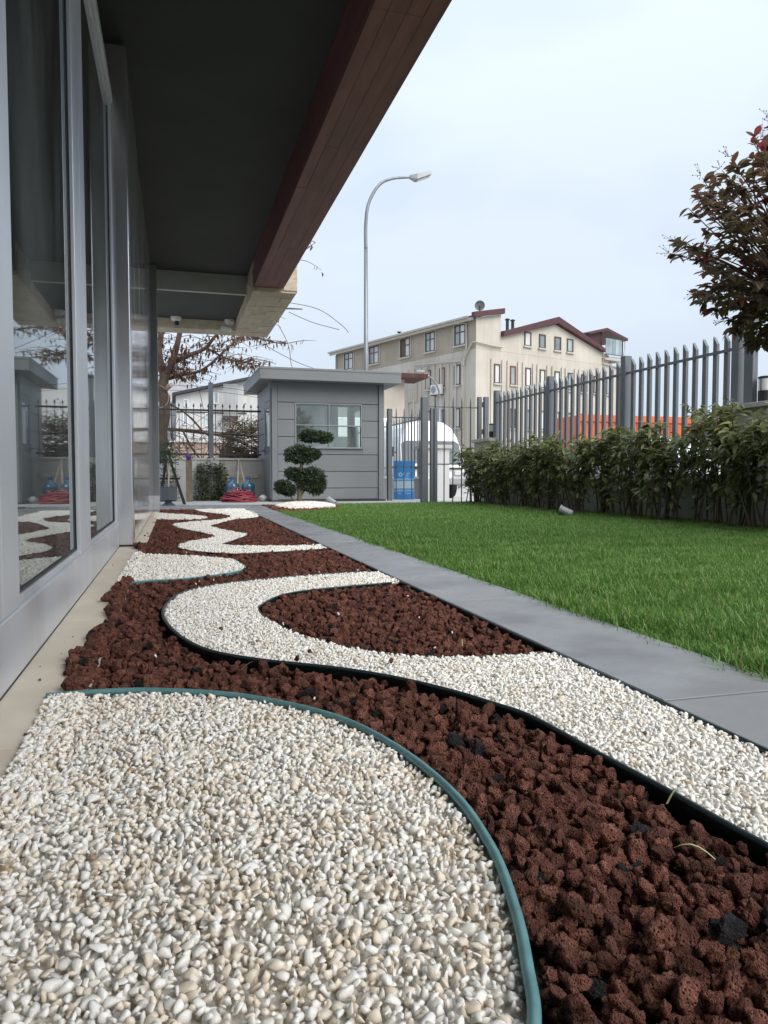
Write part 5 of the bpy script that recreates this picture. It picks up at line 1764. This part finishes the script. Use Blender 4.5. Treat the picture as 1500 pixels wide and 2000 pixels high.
def awin(side, u0, u1, z0, z1, fm='brown_frame', glass='curtain', mull=True, sill=True, surround=False):
    """A window with real depth on the left ('L', u along y) or right ('R', u along x) side: frame bars, glass set back, sill."""
    def bx_(mb, a, b, c, d, o0, o1):
        if side == 'L':
            return mb.box(-o1, a, c, -o0, b, d)
        return mb.box(a, -o1, c, b, -o0, d)
    t = 0.07
    fr_ = MB()
    bx_(fr_, u0, u0 + t, z0, z1, 0.001, 0.06); bx_(fr_, u1 - t, u1, z0, z1, 0.001, 0.06)
    bx_(fr_, u0 + t, u1 - t, z0, z0 + t, 0.001, 0.06); bx_(fr_, u0 + t, u1 - t, z1 - t, z1, 0.001, 0.06)
    um = (u0 + u1) / 2
    if mull:
        bx_(fr_, um - 0.035, um + 0.035, z0 + t, z1 - t, 0.001, 0.055)
        bx_(fr_, u0 + t, u1 - t, z1 - 0.50, z1 - 0.44, 0.001, 0.05)
    w = apart('window', fr_, M[fm])
    if mull:
        halves = [(u0 + t, um - 0.035, 'glass_far'), (um + 0.035, u1 - t, 'curtain')]
        if side == 'L':
            halves = [(u0 + t, um - 0.035, 'curtain'), (um + 0.035, u1 - t, 'brown_frame' if random.random() < 0.5 else 'glass_far')]
        for a, b, g in halves:
            apart('pane', bx_(MB(), a, b, z0 + t, z1 - t, 0.001, 0.012), M[g], w)
    else:
        apart('pane', bx_(MB(), u0 + t, u1 - t, z0 + t, z1 - t, 0.001, 0.012), M[glass], w)
    if sill:
        apart('sill', bx_(MB(), u0 - 0.08, u1 + 0.08, z0 - 0.09, z0 - 0.002, 0.001, 0.13), M['coping'], w)
    if surround:
        q = MB()
        bx_(q, u0 - 0.14, u0 - 0.002, z0, z1 + 0.1, 0.001, 0.045)
        bx_(q, u1 + 0.002, u1 + 0.14, z0, z1 + 0.1, 0.001, 0.045)
        bx_(q, u0, u1, z1 + 0.002, z1 + 0.1, 0.001, 0.045)
        apart('surround', q, M['cream_trim'], w)
    return w


for a, b in ((13.78, 15.02), (10.35, 11.56), (6.61, 7.73), (3.93, 4.93), (0.95, 1.98)):
    awin('L', a, b, 8.72, 10.0, surround=True)
for a, b, fm, g in ((1.42, 2.01, 'brown_frame', 'curtain'), (2.93, 3.47, 'red_frame', 'glass_far'), (4.37, 4.89, 'brown_frame', 'curtain'), (7.33, 7.78, 'brown_frame', 'glass_far'), (8.75, 9.28, 'brown_frame', 'curtain'), (10.6, 11.15, 'brown_frame', 'glass_far'), (12.1, 12.65, 'brown_frame', 'curtain')):
    awin('L', a, b, 6.25, 7.53, fm, g, mull=False)
    awin('L', a, b, 3.57, 4.82, 'brown_frame', g, mull=False)
for i in range(11):                                      # slim raised pilasters
    y = 1.10 + i * 0.72
    apart('pilaster', MB().box(-0.09, y - 0.07, 0.0, -0.001, y + 0.07, 7.78), M['cream'])
apart('boarded_panel', MB().box(-0.07, 5.80, 5.55, -0.001, 6.85, 7.42), M['cream_trim'])
apart('boarded_panel_brace', MB().box(-0.09, 6.29, 5.60, -0.071, 6.35, 7.40).box(-0.09, 5.85, 6.45, -0.071, 6.28, 6.50).box(-0.09, 6.36, 6.45, -0.071, 6.80, 6.50), M['coping'])
for a, b in ((4.19, 4.80), (5.56, 6.16), (7.04, 7.66), (8.28, 8.90)):
    awin('R', a, b, 8.91, 9.82, 'brown_frame', 'glass_far' if a > 5 else 'curtain', mull=False)
rx = [1.52, 2.92, 4.31, 5.65, 7.08, 8.40, 9.78, 11.12, 12.50]
for i, a in enumerate(rx):
    awin('R', a, a + 0.50, 6.32, 7.53, 'red_frame' if i == 1 else 'brown_frame', 'glass_far' if i in (1, 5, 6, 8) else 'curtain', mull=False)
    awin('R', a, a + 0.50, 3.57, 4.82, 'brown_frame', 'glass_far' if i in (0, 2, 5) else 'curtain', mull=False)
    for u in (a - 0.22, a + 0.72):
        apart('pilaster', MB().prism([(u - 0.08, 0.0), (u + 0.08, 0.0), (u + 0.08, 7.80), (u, 7.88), (u - 0.08, 7.80)], 'y', -0.09, -0.001), M['cream'])
# pipes on the walls
apart('drain_pipe', MB().tube([(-0.13, 6.1, 8.02), (-0.13, 1.25, 7.72), (-0.13, 1.10, 7.6), (-0.13, 1.10, 0.0)], 0.055, 8), M['gutter'])
apart('drain_pipe', MB().tube([(-0.12, 1.02, 7.4), (-0.12, 0.95, 7.85), (-0.12, 0.25, 8.70), (-0.12, -0.12, 8.72), (1.0, -0.12, 8.62), (2.15, -0.12, 8.60)], 0.055, 8), M['gutter'])
apart('drain_pipe', MB().tube([(-0.38, 1.56, 10.2), (-0.30, 1.45, 10.05), (-0.10, 0.80, 9.98), (-0.10, 0.78, 8.3)], 0.05, 8), M['gutter'])
apart('drain_pipe', MB().tube([(12.05, -0.1, 9.3), (12.05, -0.1, 8.45), (14.0, -0.1, 8.30)], 0.045, 6), M['gutter'])
apart('corner_pipe', MB().tube([(-0.08, LENL - 0.15, 0), (-0.08, LENL - 0.15, 10.0)], 0.06, 6), M['gutter'])
# dish on the roof, condenser on the wall: things of their own
Rm = MW[ab.name]


def aw(p):
    return Rm @ Vector(p)


dd = thing('satellite_dish', 'round pale satellite dish on the roof ridge of the cream building', 'satellite dish', aw((0.85, 0.6, 10.7)))
c = aw((0.85, 0.6, 11.0))
to = (Vector((0, 0, 0.5)) - c).normalized()
mb = MB().lathe([(0.02, -0.12), (0.15, -0.08), (0.27, -0.02), (0.32, 0.02), (0.30, 0.024), (0.15, -0.06)], (0, 0, 0), 20)
q = to.to_track_quat('Z', 'Y').to_matrix().to_4x4()
q = Matrix.Translation(c + Vector((0, 0, 0.15))) @ Matrix.Rotation(R(12), 4, 'X') @ q
mb.v = [tuple(q @ Vector(v)) for v in mb.v]
mb.build('reflector', M['lamp_grey'], dd)
MB().tube([c + Vector((0, 0, -0.45)), c + Vector((0, 0, 0.15))], 0.035, 6).build('mast', M['iron'], dd)
MB().tube([c + Vector((0, 0, 0.0)), c + to * 0.35 + Vector((0, 0, -0.05)), c + to * 0.45 + Vector((0, 0, 0.1))], 0.025, 6).build('feed_arm', M['iron'], dd)
ac = thing('air_conditioner', 'white air conditioner outdoor unit on the wall of the cream building', 'air conditioner', aw((-0.3, 3.4, 5.8)), AL - R(90))
MB().box(-0.17, -0.46, 0.0, 0.12, 0.46, 0.62).build('casing', M['white_plastic'], ac, local=True, bevel=0.02)
mb = MB().lathe([(0.24, 0.0), (0.24, 0.012), (0.20, 0.016)], (0, 0, 0), 20)
mb.v = [(-0.171 - z, x + 0.14, y + 0.31) for x, y, z in mb.v]
mb.build('fan_grille', M['lamp_grey'], ac, local=True)
MB().box(-0.18, -0.40, -0.06, 0.29, -0.36, -0.002).box(-0.18, 0.36, -0.06, 0.29, 0.40, -0.002).build('bracket', M['iron'], ac, local=True)
# low eaves seen past the booth roof
le = thing('shed_roof', 'rusty brown shed roof edge just past the guard booth roof', 'shed', (9.4, 30, 0))
MB().box(9.0, 29.6, 4.62, 10.35, 31.5, 4.80).build('roof', mat('rust', (0.075, 0.028, 0.020), 0.8, 0, 0.3, 4), le)
MB().box(8.6, 30.2, -0.14, 9.5, 31.3, 4.61).build('wall', M['cream_trim'], le)

# ================================================================== VEHICLES AND CONTAINER BEYOND THE FENCE
vn = thing('white_van', 'white van with rounded roof and dark windscreen parked beyond the gate', 'van', (7.0, 20, 0))
prof = [(-0.98, 0.30), (0.98, 0.30), (1.0, 0.75), (0.97, 1.30), (0.90, 1.62), (0.76, 1.88), (0.52, 2.04), (0.2, 2.09), (-0.2, 2.09), (-0.52, 2.04), (-0.76, 1.88), (-0.90, 1.62), (-0.97, 1.30), (-1.0, 0.75)]
mb = MB()
rings = []
for yv, sx, top in ((20.0, 0.96, 0.0), (20.25, 1.0, 1.0), (25.0, 1.0, 1.0)):
    ring = []
    for x, z in prof:
        yy_ = yv
        if yv == 20.0:
            yy_ = 19.55 + max(0, (z - 0.75)) * 0.42
        ring.append((7.0 + x * sx * 0.97, yy_, z))
    rings.append(ring)
n = len(prof)
vs = [v for r_ in rings for v in r_]
fs = [(0, 1, 2, n - 1), tuple(range(2, n))] + [tuple(range(2 * n, 3 * n))[::-1]]
for i in range(2):
    for j in range(n):
        fs.append((i * n + j, (i + 1) * n + j, (i + 1) * n + (j + 1) % n, i * n + (j + 1) % n))
mb.add(vs, fs).build('body', M['white_paint'], vn, bevel=0.03)


def vf(z, o=-0.012):
    return 19.55 + max(0, z - 0.75) * 0.42 + o


MB().add([(7.0 - 0.90, vf(0.86), 0.86), (7.0 + 0.90, vf(0.86), 0.86), (7.0 + 0.86, vf(1.42), 1.42), (7.0 + 0.74, vf(1.50), 1.50), (7.0 - 0.74, vf(1.50), 1.50), (7.0 - 0.86, vf(1.42), 1.42)], [(0, 1, 2, 3, 4, 5)]).build('windscreen', M['windscreen'], vn)
MB().box(6.1, 19.50, 0.70, 7.9, 19.545, 0.74).build('wiper_cowl', M['black'], vn)
MB().box(6.02, 19.44, 0.26, 7.98, 19.545, 0.46).build('bumper', M['lamp_grey'], vn, bevel=0.03)
for s_ in (-1, 1):
    MB().box(7.0 + s_ * 0.62, 19.50, 0.52, 7.0 + s_ * 0.92, 19.545, 0.66).build('headlight', M['lens'], vn, bevel=0.02)
    w = MB().lathe([(0.33, -0.1), (0.35, -0.06), (0.35, 0.06), (0.33, 0.1)], (0, 0, 0), 20)
    w.v = [(7.0 + s_ * 0.86 + z, 20.5 + x, 0.21 + y) for x, y, z in w.v]
    w.build('wheel', M['rubber'], vn)
    MB().tube([(7.0 + s_ * 0.98, 19.85, 1.15), (7.0 + s_ * 1.15, 19.8, 1.2)], 0.02, 6).box(7.0 + s_ * 1.1, 19.75, 1.05, 7.0 + s_ * 1.24, 19.85, 1.32).build('mirror', M['black'], vn)
MB().box(6.75, 19.525, 0.48, 7.25, 19.545, 0.58).build('number_plate', M['white_plastic'], vn)
wk = thing('white_truck', 'white box truck glimpsed between the fence pickets behind the blue notice board', 'truck', (5.9, 25.5, -0.14))
MB().box(4.95, 23.6, 0.55, 7.0, 28.5, 2.42).build('cargo_box', M['white_paint'], wk, bevel=0.03)
MB().box(5.05, 23.5, 0.40, 6.9, 28.4, 0.54).build('chassis', M['black'], wk)
for xx in (5.2, 6.75):
    for yy in (24.4, 27.6):
        w = MB().lathe([(0.36, -0.12), (0.39, -0.08), (0.39, 0.08), (0.36, 0.12)], (0, 0, 0), 18)
        w.v = [(xx + z, yy + x, 0.25 + y) for x, y, z in w.v]
        w.build('wheel', M['rubber'], wk)
for xx in (5.3, 6.65):
    MB().box(xx - 0.12, 23.46, 0.42, xx + 0.12, 23.499, 0.52).build('tail_light', M['red_frame'], wk)
MB().box(5.96, 23.575, 0.58, 5.985, 23.599, 2.38).build('door_seam', M['lamp_grey'], wk)
ds = MB().lathe([(0.30, 0.0), (0.34, 0.008), (0.34, 0.03), (0.29, 0.045), (0.10, 0.03)], (6.55, 16.9, -0.139), 24).build('dark_disc', M['rubber'])  # flat dark disc with a raised rim
tag(ds, 'flat dark round disc on the pale ground behind the bar gate', 'drain cover')


def car(x, y, rz, m, lab):
    t = thing('parked_car', lab, 'car', (x, y, -0.14), rz, group='cars parked beyond the picket fence')
    side = [(-2.05, 0.30), (2.0, 0.30), (2.1, 0.55), (2.0, 0.80), (1.15, 0.92), (0.55, 1.38), (-0.75, 1.42), (-1.55, 1.0), (-2.1, 0.92)]
    MB().prism(side, 'y', -0.83, 0.83).build('body', m, t, local=True, bevel=0.06)
    for s_ in (-1, 1):
        yv = s_ * 0.835
        for q_ in ([(-1.30, 0.98), (-0.15, 0.95), (-0.15, 1.34), (-0.72, 1.35)], [(-0.08, 0.95), (0.95, 0.93), (0.50, 1.31), (-0.08, 1.34)]):
            vs_ = [(a, yv, b) for a, b in q_]
            MB().add(vs_, [(0, 1, 2, 3)] if s_ < 0 else [(3, 2, 1, 0)]).build('side_window', M['windscreen'], t, local=True)
        for xx in (-1.3, 1.3):
            w = MB().lathe([(0.30, -0.09), (0.32, -0.06), (0.32, 0.06), (0.30, 0.09)], (0, 0, 0), 20)
            w.v = [(xx + a, s_ * 0.76 + c_, 0.32 + b) for a, b, c_ in w.v]
            wo = w.build('wheel', M['rubber'], t, local=True)
            w = MB().lathe([(0.19, 0.0), (0.19, 0.01)], (0, 0, 0), 14)
            w.v = [(xx + a, s_ * (0.855 + c_), 0.32 + b) for a, b, c_ in w.v]
            w.build('rim', M['lamp_grey'], wo, local=True)
    MB().add([(1.13, -0.72, 0.945), (1.13, 0.72, 0.945), (0.59, 0.62, 1.37), (0.59, -0.62, 1.37)], [(0, 1, 2, 3)]).build('windscreen', M['windscreen'], t, local=True)


car(9.6, 13.3, R(95), M['white_paint'], 'white parked car glimpsed through the middle of the hedge')
car(12.3, 19.2, R(80), M['white_paint'], 'white parked car glimpsed through the far part of the hedge')
car(13.6, 17.0, R(85), M['lamp_grey'], 'grey parked car glimpsed through the hedge before the orange container')

oc = thing('orange_container', 'bright orange ribbed container with blue print beyond the picket fence', 'container', (17.5, 24.0, 0))
ang = math.atan2(-1.3, 6.3)
oc.rotation_euler = (0, 0, 0)
X0, X1 = 14.2, 20.75
MB().box(X0, 24.0, 0.05, X1, 26.4, 2.72).build('shell', M['orange'], oc)
n = 22
rb = MB()
for i in range(n):
    a = X0 + 0.1 + (X1 - X0 - 0.2) * i / n
    MB_w = (X1 - X0 - 0.2) / n
    rb.prism([(a, 23.998), (a + MB_w * 0.2, 23.95), (a + MB_w * 0.55, 23.95), (a + MB_w * 0.75, 23.998)], 'z', 0.35, 2.45)
rb.build('ribs', M['orange'], oc)
MB().box(X0 - 0.02, 23.93, 2.50, X1 + 0.02, 23.999, 2.74).build('top_rail', M['orange'], oc)
MB().box(X0 - 0.02, 23.93, 0.0, X1 + 0.02, 23.999, 0.32).build('bottom_rail', M['orange'], oc)
for (a, b, c_, d) in ((15.6, 16.0, 1.2, 2.0), (16.2, 16.9, 1.1, 1.3), (16.2, 16.45, 1.3, 2.0), (17.2, 17.9, 1.7, 2.0), (17.2, 17.4, 1.1, 1.7), (18.1, 18.4, 1.1, 2.0), (18.7, 19.4, 1.1, 1.35), (18.7, 18.95, 1.35, 2.0), (19.6, 20.3, 1.7, 2.1), (19.9, 20.15, 1.0, 1.7), (17.0, 19.5, 0.62, 0.85)):
    MB().box(a, 23.944, c_, b, 23.9495, d).build('print', M['blue_print'], oc)
MB().box(16.5, 23.944, 0.60, 16.9, 23.9495, 0.9).build('print', M['white_paint'], oc)

# ================================================================== HOUSES FAR LEFT
wh = thing('white_house', 'white rendered house with sloping roof edge behind the spear fence', 'house', (2.4, 44, 0))
MB().prism([(0.15, -0.2), (3.95, -0.2), (3.95, 5.82), (0.15, 4.88)], 'y', 42, 52).build('wall', M['wall_white'], wh)
MB().prism([(-0.05, 4.86), (4.15, 5.88), (4.15, 6.02), (-0.05, 5.00)], 'y', 41.6, 52).build('roof', M['iron'], wh)
MB().box(3.96, 42.4, -0.2, 7.2, 52, 5.2).build('wall', M['wall_white'], wh)
MB().box(2.62, 41.0, 3.60, 3.40, 41.98, 3.78).build('balcony', M['iron'], wh)
for i in range(11):
    MB().box(2.64 + i * 0.07, 41.02, 3.79, 2.68 + i * 0.07, 41.05, 5.5).build('balcony_slat', M['lamp_grey'], wh)
for (x0, x1, z0, z1) in ((1.70, 2.0, 3.25, 3.97), (2.15, 2.42, 4.50, 5.16), (0.5, 0.75, 3.3, 3.95), (3.6, 3.8, 3.1, 3.7), (0.55, 0.8, 4.3, 4.7), (3.0, 3.3, 2.3, 3.0), (1.3, 1.6, 1.9, 2.6)):
    w = MB().box(x0, 41.93, z0, x0 + 0.05, 41.999, z1).box(x1 - 0.05, 41.93, z0, x1, 41.999, z1).box(x0 + 0.05, 41.93, z1 - 0.05, x1 - 0.05, 41.999, z1).box(x0 + 0.05, 41.93, z0, x1 - 0.05, 41.999, z0 + 0.05).build('window', M['white_paint'], wh)
    MB().box(x0 + 0.051, 41.97, z0 + 0.051, x1 - 0.051, 41.995, z1 - 0.051).build('pane', M['glass_far'], w)
MB().box(0.14, 41.95, 3.98, 3.96, 41.999, 4.04).build('string_course', M['iron'], wh)
gt = thing('grey_tower_house', 'plain pale grey taller house block left of the white house', 'house', (0.3, 48, 0))
MB().box(-3.5, 46, -0.2, 1.18, 54, 6.85).build('wall', mat('pale_grey_render', (0.46, 0.47, 0.48), 0.8), gt)
MB().box(-3.55, 45.95, 6.86, 1.22, 54.05, 6.95).build('parapet', M['lamp_grey'], gt)
for x in (0.2, -0.6):
    w = MB().box(x, 45.94, 3.1, x + 0.45, 45.999, 3.9).build('window', M['white_paint'], gt)
    MB().box(x + 0.05, 45.93, 3.15, x + 0.40, 45.939, 3.85).build('pane', M['glass_far'], w)
pw = thing('brick_wall', 'weathered pinkish brick yard wall in front of the white house', 'wall', (0.5, 34, 0))
MB().box(-2.5, 34, -0.2, 2.6, 34.3, 2.0).build('wall_body', M['brick_pale'], pw)
MB().box(-2.5, 33.9, 2.001, 2.6, 34.4, 2.08).build('coping', M['coping'], pw)

# overhead cable between the tree and the cream building
o = MB().tube(smooth_line([(2.6, 26.0, 5.3), (5.2, 30, 5.0), (9.6, 40, 5.9), (14.0, 54, 7.6)], 6), 0.012, 4).build('overhead_cable', M['iron'])
tag(o, 'thin dark overhead cable running to the far end of the cream building', 'cable')

# stray stones that rolled out of their beds
for i in range(34):
    x, y = random.uniform(-0.15, 1.0), random.uniform(0.6, 5.5) ** 1.0
    if not any(inside(np.array([x]), np.array([y]), w_)[0] for w_ in WHITES):
        o = bpy.data.objects.new('white_pebble', PEB[random.randint(0, 7)])
        S.collection.objects.link(o)
        q = random.uniform(0.010, 0.015)
        o.location, o.scale, o.rotation_euler = (x, y, 0.0), (q, q, q), (random.random() * 6, random.random() * 6, random.random() * 6)
        o.parent = lava_bed
for (x, y) in ((0.36, 2.02), (0.31, 1.945), (0.14, 2.4), (0.55, 1.86), (0.86, 1.2), (0.05, 1.0), (0.25, 0.85), (0.30, 3.55), (0.1, 4.2), (0.7, 3.5)):
    o = bpy.data.objects.new('lava_rock', LAV[random.randint(0, 9)])
    S.collection.objects.link(o)
    q = random.uniform(0.008, 0.020 if y > 1.0 else 0.011)
    o.location, o.scale, o.rotation_euler = (x, y, 0.006 + q * 0.3), (q, q, q), (random.random() * 6, random.random() * 6, random.random() * 6)
    o.parent = BEDS[1] if y > 1.0 else BEDS[0]
# loose bits on the gravel: pale grass blades, strays on the stone strip
for (x, y, z, rz, l) in ((0.700, 0.92, 0.012, 0.4, 0.045), (0.66, 0.77, 0.010, 2.6, 0.050), (0.16, 1.90, 0.004, 0.3, 0.05), (0.80, 1.98, 0.006, 1.2, 0.03)):
    mb = MB()
    w = 0.0016
    c_, s_ = math.cos(rz), math.sin(rz)
    vs = []
    for t_ in np.linspace(0, 1, 6):
        ww = w * (1 - t_ ** 3)
        h_ = 0.016 * math.sin(t_ * 2.6)
        vs += [(x + c_ * l * t_ - s_ * ww, y + s_ * l * t_ + c_ * ww, z + h_), (x + c_ * l * t_ + s_ * ww, y + s_ * l * t_ - c_ * ww, z + h_ + 0.0004)]
    mb.add(vs, [(2 * i, 2 * i + 1, 2 * i + 3, 2 * i + 2) for i in range(5)])
    o = mb.build('grass_blade', M['straw_grass'], lava_bed)
for i in range(9):
    x, y = -0.30 + random.uniform(-0.05, 0.04), random.uniform(0.9, 5.0)
    o = bpy.data.objects.new('lava_crumb', LAV[random.randint(0, 8)])
    S.collection.objects.link(o)
    q = random.choice([0.003, 0.004, 0.005, 0.008])
    o.location, o.scale, o.rotation_euler = (x, y, q * 0.3), (q, q, q), (random.random() * 6, random.random() * 6, random.random() * 6)
    o.parent = lava_bed
